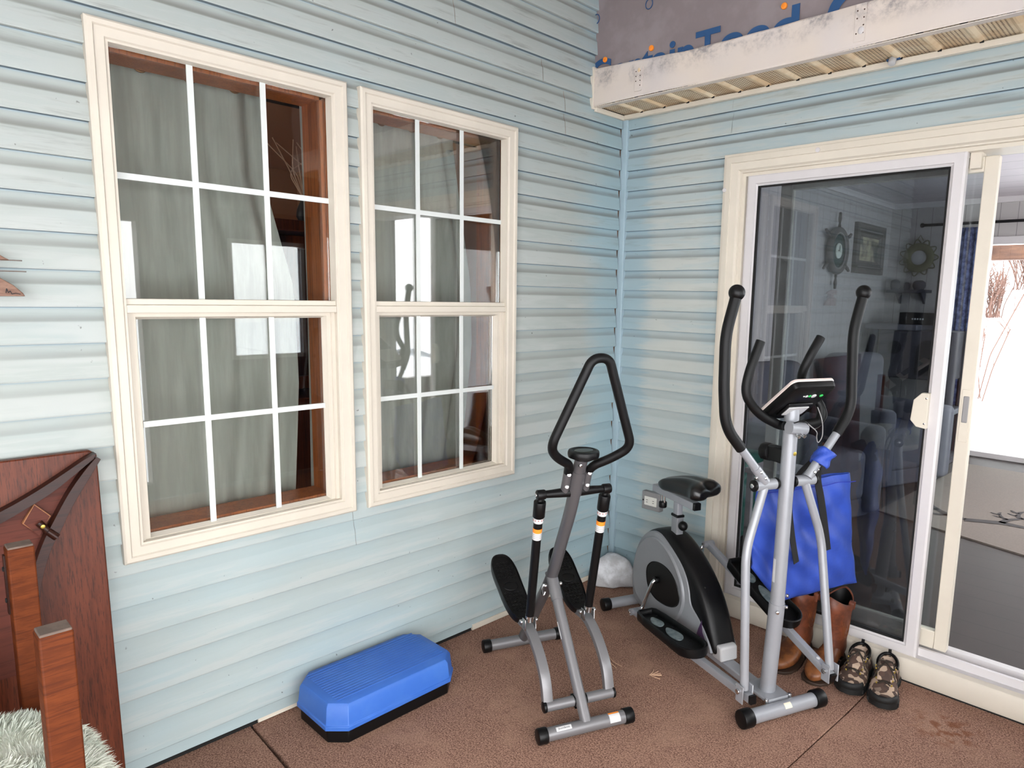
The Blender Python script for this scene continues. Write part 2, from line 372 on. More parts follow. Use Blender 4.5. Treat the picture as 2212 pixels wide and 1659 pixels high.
# ------------------------------------------------------------------ siding walls
PROF = [(0, .003), (0, .017), (.004, .0185), (.058, .0125), (.066, .0095), (.074, .006), (.086, .004), (.1016, .003)]
def side_strip(mb, s0, s1, zb, lo, hi, xf, push=0.):
    pts = [(zb+h, d+(push if d > .0035 else 0)) for h, d in PROF]
    out = []
    for i, (z, d) in enumerate(pts):
        if lo <= z <= hi: out.append((z, d))
        if i+1 < len(pts):
            z2, d2 = pts[i+1]
            for lim in (lo, hi):
                if (z-lim)*(z2-lim) < 0: t = (lim-z)/(z2-z); out.append((lim, d+(d2-d)*t))
    if len(out) < 2: return
    n = len(out); vs = [xf(s0, z, d) for z, d in out]+[xf(s1, z, d) for z, d in out]
    mb.add(vs, [(i, i+1, n+i+1, n+i) for i in range(n-1)])
def side_wall(rects, zref, xf, seams):
    mb = MB()
    for s0, s1, z0, z1 in rects:
        for k in range(-12, 26):
            zb = zref-k*P_
            lo, hi = max(z0, zb), min(z1, zb+P_)
            if hi-lo < .0005: continue
            cuts = [s0]+sorted(c for c in seams.get(k, []) if s0 < c < s1)+[s1]
            for i in range(len(cuts)-1):
                side_strip(mb, cuts[i], cuts[i+1], zb, z0, z1, xf, .0018*(i % 2))
    return mb
ZT = 3.30
W1 = (-2.392, -1.610); W2 = (-1.558, -.781); WZ = (.710, 2.268)
A = lambda s, z, d: Vector((d, s, z))
i_ = .02
rA = [(-4.7, W1[0]+i_, .02, ZT), (W1[0]+i_, W1[1]-i_, .02, WZ[0]+i_), (W1[0]+i_, W1[1]-i_, WZ[1]-i_, ZT), (W1[1]-i_, W2[0]+i_, .02, ZT),
      (W2[0]+i_, W2[1]-i_, .02, WZ[0]+i_), (W2[0]+i_, W2[1]-i_, WZ[1]-i_, ZT), (W2[1]-i_, -.033, .02, ZT)]
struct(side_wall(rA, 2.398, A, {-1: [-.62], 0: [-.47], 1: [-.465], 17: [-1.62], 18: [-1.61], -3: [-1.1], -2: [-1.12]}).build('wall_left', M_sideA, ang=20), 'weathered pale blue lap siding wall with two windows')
DX = (.619, 2.50); DZ = 2.197
Bm = lambda s, z, d: Vector((s, -d, z))
rB = [(.030, DX[0]+.02, .02, 2.46), (DX[0]+.02, 3.1, DZ-.02, 2.46), (DX[1]-.02, 3.1, .02, DZ-.02)]
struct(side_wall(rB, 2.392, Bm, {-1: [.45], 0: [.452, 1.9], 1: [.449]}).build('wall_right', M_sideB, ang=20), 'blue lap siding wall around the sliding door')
# corner post (inside-corner channel)
mb = MB(); mb.prism([(.003, 0), (.044, 0), (.044, -.024), (.041, -.027), (.006, -.027), (.003, -.024)], .05, 2.455, lambda a, b, h: Vector((a, b, h)))
struct(mb.build('trim_1', M_post, bevel=.002), 'pale blue vinyl post in the inside corner')
# dark gap, flashing and starter strip under the left wall
mb = MB(); mb.box((-.02, -4.7, -.02), (.002, 0, .05)); struct(mb.build('trim_2', M_dark), 'dark gap under the siding')
mb = MB(); mb.box((.002, -1.02, .004), (.012, -.04, .030)); mb.box((.003, -2.01, .004), (.009, -1.75, .022)); struct(mb.build('trim_3', M_creamy), 'pale starter strip at the foot of the siding')
# ------------------------------------------------------------------ floor
def carpet_piece(name, poly):
    return struct(MB().prism(poly, -.03, 0., lambda a, b, h: Vector((a, b, h))).build(name, M_carpet, bevel=.003))
g = .0022
F1 = carpet_piece('floor', [(-.02, -2.03+g), (1.475-g, -2.06+g), (1.475-g, -.88), (1.50-g, -.40), (1.51-g, 0.0), (-.02, 0.0)])
F2 = carpet_piece('floor_2', [(1.475+g, -2.06+g), (3.1, -2.06+g), (3.1, 0), (1.51+g, 0), (1.50+g, -.40), (1.475+g, -.88)])
F3 = carpet_piece('floor_3', [(-.02, -4.7), (3.1, -4.7), (3.1, -2.06-g), (1.475, -2.06-g), (.30, -2.046-g), (.01, -2.034-g), (-.02, -2.03-g)])
struct(MB().box((-.05, -4.75, -.08), (3.2, .1, -.03)).build('floor_4', M_dark))
# ------------------------------------------------------------------ porch shell behind the camera
OX = 3.1
mb = MB()
mb.box((OX, -4.7, 0), (OX+.1, -4.45, ZT)); mb.box((OX, -4.45, 0), (OX+.1, -1.40, .12)); mb.box((OX, -4.45, 2.0), (OX+.1, -1.40, ZT))
mb.box((OX, -1.40, 0), (OX+.1, -1.05, ZT)); mb.box((OX, -1.05, 2.15), (OX+.1, -.10, ZT)); mb.box((OX, -.10, 0), (OX+.1, 0, ZT))
struct(mb.build('wall_opposite', M_opp), 'porch wall with long opening and a door')
mb = MB(); mb.box((-.1, -4.8, 0), (1.55, -4.7, ZT)); mb.box((1.55, -4.8, 0), (OX+.1, -4.7, .15)); mb.box((1.55, -4.8, 3.0), (OX+.1, -4.7, ZT)); struct(mb.build('wall_back', M_back))  # unseen opening on the right side, added for more fill light
mb = MB(); mb.box((-.1, -4.8, ZT), (OX+.1, .0, ZT+.08)); struct(mb.build('ceiling', M_roof))
for k, y in enumerate((-3.46, -2.46)):
    struct(MB().box((OX+.02, y-.035, .12), (OX+.09, y+.035, 2.0)).build('trim_%d' % (4+k), M_white))
struct(MB().box((OX-.0, -1.05, -.05), (OX+.12, -.10, .03)).build('trim_15', M_opp))
d2 = sgroup('door_2', 'dark porch door with a large glass light')
mb = MB(); x0, x1 = OX+.03, OX+.075
mb.box((x0, -1.05, 0), (x1, -.75, 2.15)); mb.box((x0, -.20, 0), (x1, -.10, 2.15)); mb.box((x0, -.75, 0), (x1, -.20, 1.03)); mb.box((x0, -.75, 1.90), (x1, -.20, 2.15))
mb.build('door_leaf', M_purple, d2)
MB().box((x0+.02, -.75, 1.03), (x0+.026, -.20, 1.90)).build('pane', M_clear, d2)
mb = MB(); mb.box((OX+.02, -.78, 1.0), (OX+.03, -.75, 1.93)); mb.box((OX+.02, -.20, 1.0), (OX+.03, -.17, 1.93)); mb.box((OX+.02, -.78, 1.0), (OX+.03, -.17, 1.03)); mb.box((OX+.02, -.78, 1.90), (OX+.03, -.17, 1.93)); mb.build('glazing_bead', M_white, d2)
MB().ball((OX, -.135, 1.0), .03).build('knob', M_iron, d2)
# ------------------------------------------------------------------ windows
def boxes(name, m, parent, L, **kw):
    mb = MB()
    for a, b in L: mb.box(a, b)
    return mb.build(name, m, parent, **kw)
def ring_x(y0, y1, z0, z1, wd, x0, x1):
    return [((x0, y0, z0), (x1, y0+wd, z1)), ((x0, y1-wd, z0), (x1, y1, z1)), ((x0, y0+wd, z0), (x1, y1-wd, z0+wd)), ((x0, y0+wd, z1-wd), (x1, y1-wd, z1))]
def miter(mb, y0, y1, z0, z1, prof):
    """rectangular frame swept with a profile of (inset, x) pairs, mitred corners"""
    n = len(prof); rings = []
    for cy, cz, sy, sz in ((y0, z0, 1, 1), (y1, z0, -1, 1), (y1, z1, -1, -1), (y0, z1, 1, -1)):
        rings.append([Vector((x, cy+sy*i, cz+sz*i)) for i, x in prof])
    vs = [p for r_ in rings for p in r_]; fs = []
    for j in range(4):
        j2 = (j+1) % 4
        for k in range(n-1): fs.append((j*n+k, j*n+k+1, j2*n+k+1, j2*n+k))
    mb.add(vs, fs); return mb
def window(name, Y, label):
    y0, y1 = Y; z0, z1 = WZ; g_ = sgroup(name, label)
    mb = MB(); miter(mb, y0, y1, z0, z1, [(0, .0), (0, .030), (.006, .036), (.018, .036), (.022, .030), (.046, .028), (.050, .022), (.056, .022), (.056, -.02)])
    mb.build('window_frame', M_cream, g_, ang=25)
    yl, yr = y0+.056, y1-.056; zm = 1.486
    # upper sash rail and lower sash
    up = g_
    boxes('meeting_rail', M_cream, g_, [((-.02, yl-.004, zm+.004), (.012, yr+.004, 1.508)), ((-.02, yl, zm-.020), (.021, yr, zm+.004))], bevel=.002)
    lo = MB(); miter(lo, yl, yr, z0+.030, zm-.004, [(0, -.04), (0, .004), (.012, .004), (.014, -.004), (.028, -.004), (.030, -.012), (.036, -.03)])
    lo.build('lower_sash', M_cream, g_, ang=25)
    boxes('sill_track', M_cream, g_, [((-.03, yl, z0+.02), (.018, yr, z0+.036)), ((.012, yl+.03, z0+.036), (.017, yr, z0+.042))], bevel=.001)
    MB().box((-.030, yl, 1.50), (-.024, yr, 2.214)).build('upper_pane', M_pane, g_)
    MB().box((-.034, yl+.034, z0+.062), (-.028, yr-.034, zm-.036)).build('lower_pane', M_pane, g_)
    thirds = [yl+(yr-yl)*t for t in (.333, .667)]
    for (za, zb, zh, xg, ya, yb) in ((1.506, 2.214, 1.861, -.020, yl, yr), (z0+.062, zm-.036, 1.124, -.024, yl+.034, yr-.034)):
        mb = MB(); mb.box((xg, ya, zh-.009), (xg+.004, yb, zh+.009))
        for t in thirds: mb.box((xg, t-.009, za), (xg+.0045, t+.009, zb))
        mb.build('grille', M_grille, g_)
    # stained wood jamb inside
    boxes('jamb', M_jamb, g_, [((-.17, yr-.012, z0), (-.042, yr+.05, z1)), ((-.17, yl-.05, z0), (-.042, yl+.012, z1)), ((-.17, yl, z0+.02), (-.042, yr, z0+.072)), ((-.17, yl, z1-.062), (-.042, yr, z1))])
    return g_
window('window_1', W1, 'large cream window, the left one of the pair')
window('window_2', W2, 'large cream window, the right one near the corner')
# ------------------------------------------------------------------ room behind the windows
mb = MB()
mb.box((-3.6, -4.2, 0), (-3.5, .1, 2.6)); mb.box((-3.5, -4.2, 0), (-.12, -4.1, .9)); mb.box((-3.5, -4.2, 2.1), (-.12, -4.1, 2.6)); mb.box((-3.5, -4.2, .9), (-2.6, -4.1, 2.1)); mb.box((-1.0, -4.2, .9), (-.12, -4.1, 2.1)); mb.box((-3.5, -.05, 0), (-.12, .05, 2.6))  # end wall built round an unseen opening, added to let daylight in
struct(mb.build('wall_room', M_wallA)); struct(MB().box((-3.6, -4.2, 2.55), (-.12, .05, 2.65)).build('ceiling_room', M_wallA)); struct(MB().box((-3.6, -4.2, -.05), (-.12, .05, 0)).build('floor_room', M_wallA))
mb = MB()
for (a, b, c, d_) in ((-4.7, W1[0]+.02, 0, 2.6), (W1[1]-.02, W2[0]+.02, 0, 2.6), (W2[1]-.02, 0, 0, 2.6), (W1[0], W2[1], 0, .73), (W1[0], W2[1], 2.25, 2.6), (-4.7, 0., 2.6, ZT)):
    mb.box((-.12, a, c), (-.005, b, d_))
struct(mb.build('wall_core', M_wallA))
def curtain(y_at, ya, x, z0, z1, label, grp=None, m=M_curtain, folds=5, amp=.034):
    t = thing('curtain', label, 'curtain', (x, ya, z0))
    mb = MB(); n, k = 90, 26; vs = []; fs = []
    for j in range(k+1):
        z = z1-(z1-z0)*j/k; ye = y_at(z)
        for i in range(n+1):
            s = i/n; y = ya+(ye-ya)*s
            a = amp*(.6+.4*math.sin(3+s*5))*math.sin(s*folds*2*math.pi+.5*math.sin(j*.15+s*4))+.006*math.sin(s*folds*5+1)
            vs.append(Vector((x+a, y, z+(.012*math.cos(s*folds*2*math.pi) if j == 0 else 0))))
    for j in range(k):
        for i in range(n): a = j*(n+1)+i; fs.append((a, a+1, a+n+2, a+n+1))
    mb.add(vs, fs); mb.build('cloth', m, t, ang=80)
    for q in range(folds):
        y = ya+(y_at(z1)-ya)*(q+.25)/folds; g2 = MB(); pts = [Vector((x+.040, y+.020*math.cos(a*math.pi/8), z1-.034+.020*math.sin(a*math.pi/8))) for a in range(17)]
        g2.tube(pts, .004, 8); g2.build('grommet', M_bronze, t)
    return t
curtain(lambda z: -1.80+.10*max(0, min(1, (1.95-z)/.4))-.04*max(0, (1.2-z)/.5), -2.52, -.23, .62, 2.262, 'sage green curtain drawn inside the left window')
curtain(lambda z: -.93+.10*max(0, min(1, (2.2-z)/.6))-.09*max(0, (1.3-z)/.6), -1.66, -.23, .62, 2.262, 'sage green curtain drawn inside the right window near the corner')
for (a, b, wh) in ((-2.62, -1.58, 'left'), (-1.72, -.70, 'right')):
    tag(MB().cyl((-.285, a, 2.235), (-.285, b, 2.235), .009, 12).build('curtain_rod', M_iron, origin=(-.285, a, 2.235)), 'dark curtain rod behind the top of the %s window' % wh, 'curtain rod')
h = thing('hutch', 'dark reddish wood cabinet in the room behind the left window', 'cabinet', (-1.5, -.7, 0))
mb = MB(); mb.box((-1.7, -1.3, 0), (-1.3, -.3, .95)); mb.box((-1.7, -1.3, .95), (-1.66, -.3, 1.86)); mb.box((-1.7, -1.3, .95), (-1.35, -1.27, 1.86)); mb.box((-1.7, -.33, .95), (-1.35, -.3, 1.86)); mb.box((-1.72, -1.33, 1.86), (-1.31, -.27, 1.92)); mb.build('carcass', M_hutch, h, bevel=.006)
for y in (-1.26, -.79):
    mb = MB()
    for a, b in (((-1.36, y, 1.0), (-1.34, y+.07, 1.84)), ((-1.36, y+.39, 1.0), (-1.34, y+.46, 1.84)), ((-1.36, y, 1.0), (-1.34, y+.46, 1.07)), ((-1.36, y, 1.77), (-1.34, y+.46, 1.84))): mb.box(a, b)
    mb.build('door', M_hutch, h, bevel=.003)
v_ = thing('vase', 'dried stems in a small dark vase on top of the cabinet', 'vase', (-1.5, -1.0, 1.92))
mb = MB(); mb.tube([(-1.5, -1.0, 1.92), (-1.5, -1.0, 1.96), (-1.5, -1.0, 2.0), (-1.5, -1.0, 2.06)], [.03, .05, .045, .02], 16); mb.build('body', M_iron, v_)
for k in range(7): MB().tube([(-1.5, -1.0, 2.05), (-1.5+R.uniform(-.05, .05), -1.0+R.uniform(-.1, .1), 2.2), (-1.5+R.uniform(-.1, .1), -1.0+R.uniform(-.22, .22), 2.36)], .003, 6, .05).build('stem', M_straw, v_)
# ------------------------------------------------------------------ sliding door
d1 = sgroup('door_1', 'cream framed sliding glass door')
def ring_y(x0, x1, z0, z1, prof, open_bottom=False):
    mb = MB(); n = len(prof); rings = []
    cs = ((x0, z0, 1, 0 if open_bottom else 1), (x0, z1, 1, -1), (x1, z1, -1, -1), (x1, z0, -1, 0 if open_bottom else 1))
    for cx, cz, sx, sz in cs: rings.append([Vector((cx+sx*i, -y, cz+sz*i)) for i, y in prof])
    vs = [p for r_ in rings for p in r_]; fs = []
    for j in range(3 if open_bottom else 4):
        j2 = (j+1) % 4
        for k in range(n-1): fs.append((j*n+k, j*n+k+1, j2*n+k+1, j2*n+k))
    mb.add(vs, fs); return mb
ring_y(DX[0], DX[1], 0.01, DZ, [(0, 0), (0, .030), (.012, .032), (.014, .038), (.040, .040), (.042, .034), (.072, .030), (.078, .018), (.084, .018), (.086, .004), (.100, .004), (.100, -.14)], True).build('casing', M_creamy, d1, ang=25)
ring_y(.728, 1.610, .100, 2.102, [(0, -.03), (0, .002), (.008, .006), (.040, .006), (.042, .0), (.052, -.004), (.054, -.03)]).build('fixed_panel_frame', M_white, d1, ang=25)
ring_y(.780, 1.558, .152, 2.050, [(0, -.004), (.0, .002), (.006, .002), (.006, -.014)]).build('gasket', M_dark, d1)
MB().box((.780, .012, .150), (1.558, .017, 2.052)).build('fixed_pane', M_dglass, d1)
# sliding leaf, parked behind the fixed panel
mb = MB(); mb.box((.86, .060, .145), (.915, .095, 2.085)); mb.box((1.655, .060, .135), (1.702, .100, 2.085)); mb.box((.915, .060, 2.03), (1.655, .095, 2.085)); mb.box((.915, .060, .135), (1.655, .095, .21)); sl = mb.build('sliding_leaf_frame', M_creamy, d1, bevel=.003)
MB().box((.91, .074, .205), (1.66, .080, 2.04)).build('sliding_pane', M_dglass2, d1)
MB().box((1.669, .054, 1.085), (1.690, .062, 1.19)).build('latch', M_outbox, d1, bevel=.004)
MB().box((1.664, .057, 1.01), (1.695, .0605, 1.215)).build('latch_plate', M_creamy, d1, bevel=.001)
MB().prism([(1.562, 1.055), (1.562, 1.195), (1.535, 1.195), (1.508, 1.165), (1.502, 1.085), (1.525, 1.06)], -.030, .001, lambda a, b, h: Vector((a+.008, h, b))).build('pull_handle', M_creamy, d1, bevel=.002)
mb = MB()
for z in (1.075, 1.175): mb.capcyl((1.562, -.033, z), (1.562, -.028, z), .004, 10, .001)
mb.build('screw', M_chrome, d1)
mb = MB(); mb.box((.70, .03, .09), (2.42, .045, .135)); mb.box((.70, .102, .09), (2.42, .112, .135)); mb.box((.70, .0, .08), (2.42, .16, .102)); mb.box((.70, .052, .1), (2.42, .057, .118)); mb.box((.70, .130, .1), (2.42, .16, .125)); mb.build('track', M_white, d1, bevel=.001)
MB().box((1.612, .03, 2.04), (1.650, .10, 2.10)).build('top_guide', M_creamy, d1, bevel=.003)
MB().box((.70, .01, 2.098), (2.42, .14, 2.106)).build('head_track', M_dark, d1)
mb = MB(); mb.prism([(0, 0.004), (.030, 0.004), (.036, .02), (.036, .085), (.028, .098), (0, .103)], .60, 2.52, lambda a, b, h: Vector((h, -a, b))); mb.build('sill_board', M_cream, d1, bevel=.002)
mb = MB(); mb.box((1.53, -.032, -.001), (2.5, -.01, .006)); mb.build('sill_gap', M_dark, d1)
for x, z in ((.632, 2.04), (1.06, 2.165)): MB().capcyl((x, -.044, z), (x, -.038, z), .010, 16, .002).build('screw_cap', M_white, d1)
# ------------------------------------------------------------------ electrical outlet
ot = thing('electrical_outlet', 'white outlet in a grey box low on the right siding behind the bike seat', 'outlet', (.275, -.02, .49))
MB().box((.236, -.040, .432), (.350, -.004, .528)).build('mounting_box', M_outbox, ot, bevel=.003)
MB().box((.254, -.045, .456), (.332, -.040, .504)).build('cover_plate', M_outlet, ot, bevel=.003)
for xx in (.272, .312):
    mb = MB().prism([(xx-.014, .470), (xx+.010, .470), (xx+.014, .475), (xx+.014, .485), (xx+.010, .490), (xx-.014, .490)], -.0462, -.0448, lambda a, b, h: Vector((a, h, b))); rc_ = mb.build('receptacle', M_outlet, ot)
    for dz in (-.006, .006): MB().box((xx-.004, -.0470, .480+dz-.0012), (xx+.006, -.0460, .480+dz+.0012)).build('slot', M_dark, rc_)
MB().capcyl((.245, -.043, .48), (.245, -.039, .48), .004, 10, .001).build('screw', M_iron, ot)
# ------------------------------------------------------------------ eave over the right wall
def topz(x): return 2.633-.026*min(1, max(0, (x-.02)/.5))+.002*math.sin(x*6)+.0008*math.sin(x*31)
mb = MB(); n = 120; rings = []
for i in range(n+1):
    x = .014+i*(3.08-.014)/n; t = topz(x); dent = .004*math.sin(x*6)+.003*math.sin(x*17)
    zb = 2.458+.003*math.sin(x*5)
    rings.append([Vector((x, -.262, zb+.004)), Vector((x, -.272-dent*.2, zb)), Vector((x, -.276-dent*.4, zb+.006)), Vector((x, -.272-dent, (zb+t)/2)), Vector((x, -.271, t-.006)), Vector((x, -.267, t)), Vector((x, -.252, t-.002)), Vector((x, -.252, zb+.02))])
mb.loft(rings); fa = struct(mb.build('trim_6', M_fascia, ang=30), 'weathered white metal fascia with grey stains')
for k, (x, z, tall) in enumerate(((.293, 2.535, .105), (1.287, 2.54, .13))):
    mb = MB(); mb.box((x-.020, -.2795, z-tall/2), (x+.020, -.270, z+tall/2)); mb.build('patch_plate', M_fascia, fa, bevel=.001)
    for q in range(4):
        for dx in (-.012, .012):
            if (q+k) % 4 == 3 and dx < 0: continue
            MB().capcyl((x+dx, -.2805, z+tall*(.32-.2*q)), (x+dx, -.279, z+tall*(.32-.2*q)), .0028, 8, .0008).build('rusty_hole', M_rust, fa)
MB().ball((1.292, -.281, 2.512), .011, 10, 6, (1, .25, 1.2)).build('caulk_blob', M_white, fa)
MB().ball((.298, -.281, 2.572), .008, 10, 6, (1, .25, 1.2)).build('caulk_blob', M_soffit, fa)
MB().box((-.0, -.280, 2.448), (.024, -.250, 2.642)).build('end_channel', M_creamy, fa, bevel=.002)
# soffit
MB().box((.014, -.268, 2.4560), (3.08, -.236, 2.4590)).build('bottom_flange', M_fascia, fa)
so = sgroup('trim_7', 'stained perforated white soffit')
mb = MB()
def sof(u):  # (x, z) profile: flat panel with raised ribs every 0.135 m
    return 2.466 if (u % .135) < .098 else 2.466
prof = []
x = .02
while x < 3.08:
    prof += [(x, 2.466), (x+.100, 2.466), (x+.106, 2.461), (x+.113, 2.458), (x+.121, 2.458), (x+.128, 2.461), (x+.134, 2.466)]
    x += .135
n = len(prof); mb.add([Vector((a, -.262, b)) for a, b in prof]+[Vector((a, -.010, b+.003)) for a, b in prof], [(i, i+1, n+i+1, n+i) for i in range(n-1)])
mb.build('soffit_panel', M_soffit, so, ang=20)
mb = MB(); x = .02
while x < 2.0:
    for i in range(7):
        for j in range(17):
            a, b = x+.010+i*.0130, -.250+j*.0138
            mb.add([Vector((a+.0034*math.cos(t*math.pi/3), b+.0034*math.sin(t*math.pi/3), 2.4652)) for t in range(6)], [(0, 1, 2, 3, 4, 5)])
    x += .135
ho = mb.build('perforation', M_rust, so); ho['kind'] = 'stuff'
mb = MB()
mb.box((.03, -.042, 2.440), (3.1, -.018, 2.462)); mb.box((.018, -.262, 2.438), (.032, -.03, 2.461))
struct(mb.build('trim_8', M_creamy, bevel=.002), 'cream channel under the soffit')
mb = MB(); x = .02+.1235
while x < 3.05:
    mb.box((x-.006, -.047, 2.4572), (x+.007, -.0425, 2.4645)); x += .135
struct(mb.build('trim_9', M_dark))
hk = thing('eave_fixture', 'small round grey metal fitting screwed to the soffit edge', 'wall hook', (1.336, -.062, 2.455))
mb = MB(); mb.capcyl((1.336, -.058, 2.462), (1.336, -.070, 2.440), .014, 18, .003); mb.build('fitting_disc', M_ltgrey, hk)
mb = MB(); mb.box((1.312, -.06, 2.456), (1.360, -.044, 2.464)); mb.build('mounting_tab', M_wblue, hk, bevel=.002)
# ------------------------------------------------------------------ house wrap above the eave
wu = sgroup('wall_upper', 'grey house wrap above the eave')
mb = MB(); nx, nz = 150, 40; vs = []
for j in range(nz+1):
    for i in range(nx+1):
        x = .004+i*3.09/nx; z = 2.56+j*(ZT-2.56)/nz
        d = .004*math.sin((x*2.2+z*3)*5)+.003*math.sin((x-z*1.3)*17)+.0025*math.sin((x*.8+z)*31)+.006*math.exp(-((z-2.665)/.02)**2)
        vs.append(Vector((x, -.246-d*.6, z)))
mb.add(vs, [(j*(nx+1)+i, j*(nx+1)+i+1, (j+1)*(nx+1)+i+1, (j+1)*(nx+1)+i) for j in range(nz) for i in range(nx)]); mb.build('wrap_sheet', M_wrap, wu, ang=80)
MB().box((0, -.235, 2.47), (3.1, -.0, ZT)).build('sheathing', M_dark, wu)
def text_mesh(name, s, m, parent, xf, size=1., off=0., ext=.001, wx=None, hz=None):
    cu = bpy.data.curves.new(name, 'FONT'); cu.body = s; cu.size = size; cu.offset = off; cu.extrude = ext
    tmp = bpy.data.objects.new(name+'_tmp', cu); C.objects.link(tmp); dg = bpy.context.evaluated_depsgraph_get(); dg.update()
    me = bpy.data.meshes.new_from_object(tmp.evaluated_get(dg)); C.objects.unlink(tmp); bpy.data.objects.remove(tmp)
    xs = [v.co.x for v in me.vertices]; ys = [v.co.y for v in me.vertices]; x0, x1, y0, y1 = min(xs), max(xs), min(ys), max(ys)
    o3 = ORG[parent.name]
    for v in me.vertices:
        a = (v.co.x-x0)/(x1-x0); b = (v.co.y-y0)/(y1-y0); v.co = xf(a, b, v.co.z)-o3
    me.materials.append(m); o = bpy.data.objects.new(name, me); C.objects.link(o); o.parent = parent; ORG[o.name] = o3; return o
text_mesh('printed_lettering', 'CertainTeed', M_wblue, wu, lambda a, b, h: Vector((-.02+1.062*(a*.55/.584 if a < .584 else .55+(a-.584)*(.126/.136) if a < .72 else .676+(a-.72)*(.324/.28)), -.2545-h, 2.540+b*.137)), off=.022)
mb = MB(); mb.tube([(1.165, -.2545, 2.585), (1.180, -.2545, 2.635), (1.215, -.2545, 2.665), (1.255, -.2545, 2.672)], .020, 4, .03, r2=.001, up=(0, 0, 1)); mb.build('printed_stroke', M_wblue, wu)
for (x, z, a) in ((.321, 2.856, 330), (.010, 2.867, 360), (1.35, 2.88, 360)):
    pts = [Vector((x+.019*math.cos(t*math.pi/14), -.253, z+.021*math.sin(t*math.pi/14))) for t in range(29)]
    MB().tube(pts, .0022, 6).build('printed_ring', M_wblue, wu)
for (x, z) in ((.075, 2.668), (.346, 2.662), (.978, 2.680)):
    c_ = MB().capcyl((x, -.262, z), (x, -.252, z), .0125, 24, .003).build('cap_nail', M_orange, wu)
    MB().capcyl((x, -.2645, z), (x, -.262, z), .004, 12, .001).build('nail_head', M_orange, c_)
# ------------------------------------------------------------------ room beyond the sliding door
RX0, RX1, RY1, FZ, CZ = -.09, 3.4, 4.46, .12, 2.51
struct(MB().box((RX0-.1, .16, FZ-.06), (RX1, RY1+.1, FZ)).build('floor_interior', M_floorB))
struct(MB().box((RX0-.1, .12, CZ), (RX1, RY1+.1, CZ+.08)).build('ceiling_interior', M_ceil))
mb = MB(); mb.box((RX0-.1, .12, FZ), (RX0, RY1, CZ)); struct(mb.build('wall_interior_left', M_plank), 'pale vertical plank wall inside the house')
mb = MB(); mb.box((RX1, .12, FZ), (RX1+.1, .9, CZ)); mb.box((RX1, 3.9, FZ), (RX1+.1, RY1, CZ)); mb.box((RX1, .9, FZ), (RX1+.1, 3.9, .7)); mb.box((RX1, .9, 2.3), (RX1+.1, 3.9, CZ)); struct(mb.build('wall_interior_right', M_plank))  # wide unseen opening added here to brighten the room
mb = MB(); mb.box((RX0, RY1, FZ), (.72, RY1+.1, CZ)); mb.box((.72, RY1, 2.16), (2.7, RY1+.1, CZ)); mb.box((2.7, RY1, FZ), (RX1, RY1+.1, CZ)); struct(mb.build('wall_interior_far', M_plankx), 'far plank wall with a glass door to the snow')
mb = MB(); mb.box((.05, .115, 0), (.60, .165, 2.6)); mb.box((.60, .115, 2.10), (2.52, .165, 2.6)); mb.box((2.42, .115, 0), (RX1, .165, 2.6)); mb.box((RX0, .02, 0), (.64, .115, 2.44)); mb.box((.64, .02, 2.12), (3.1, .115, 2.44)); mb.box((2.44, .02, 0), (3.1, .115, 2.44)); mb.box((.7, .02, -.05), (2.44, .165, .085)); struct(mb.build('wall_interior_near', M_plankx))
mb = MB(); mb.box((RX0, .17, CZ-.05), (RX0+.03, RY1, CZ)); mb.box((RX0, RY1-.03, CZ-.05), (RX1, RY1, CZ)); struct(mb.build('trim_10', M_white))
d3 = sgroup('door_3', 'far glass door looking out on snow')
mb = MB(); mb.box((.72, RY1-.03, FZ), (.79, RY1+.1, 2.16)); mb.box((.72, RY1-.03, 2.09), (2.7, RY1+.1, 2.16)); mb.box((2.63, RY1-.03, FZ), (2.7, RY1+.1, 2.16)); mb.box((.72, RY1-.03, FZ), (2.7, RY1+.1, FZ+.05)); mb.build('door_frame', M_white, d3, bevel=.004)
MB().box((.79, RY1+.05, FZ+.05), (2.63, RY1+.056, 2.09)).build('pane', M_clear, d3)
# things in the far room
rod = thing('curtain_rod', 'long black curtain rod above the far glass door', 'curtain rod', (.23, RY1-.09, 2.285))
MB().cyl((.23, RY1-.09, 2.285), (2.9, RY1-.09, 2.285), .013, 14).build('rod', M_iron, rod)
MB().ball((.225, RY1-.09, 2.285), .022).build('finial', M_iron, rod)
for x in (.78, 2.75):
    mb = MB(); mb.box((x-.01, RY1-.10, 2.265), (x+.01, RY1-.002, 2.30)); mb.tube([(x, RY1-.02, 2.28), (x+.02, RY1-.03, 2.22), (x, RY1-.05, 2.18), (x-.015, RY1-.03, 2.20)], .007, 8, .02); mb.build('bracket', M_iron, rod)
mb = MB(); n, k = 30, 8; vs = []
for j in range(k+1):
    for i in range(n+1): vs.append(Vector((.56+i*.19/n, RY1-.055+.012*math.sin(i*.9), FZ+.03+j*2.10/k)))
mb.add(vs, [(j*(n+1)+i, j*(n+1)+i+1, (j+1)*(n+1)+i+1, (j+1)*(n+1)+i) for j in range(k) for i in range(n)])
tag(mb.build('curtain', M_navy, origin=(.7, RY1-.09, FZ), solid=.003, ang=80), 'navy patterned curtain bunched at the far glass door', 'curtain')
sw = thing('ship_wheel', 'wooden ship wheel clock hung on the pale plank wall', 'wall decoration', (RX0, 3.06, 1.975))
cx, cy, cz = RX0+.04, 3.06, 1.975
pt = lambda a, r_, x=0.: Vector((cx+x, cy+r_*math.cos(a), cz+r_*math.sin(a)))
mb = MB(); mb.tube([pt(k*math.pi/20, .175) for k in range(41)], .030, 12, r2=.026); mb.build('rim', M_wheel, sw)
MB().tube([pt(k*math.pi/20, .150, .012) for k in range(41)], .008, 8).build('inner_ring', M_gun2, sw)
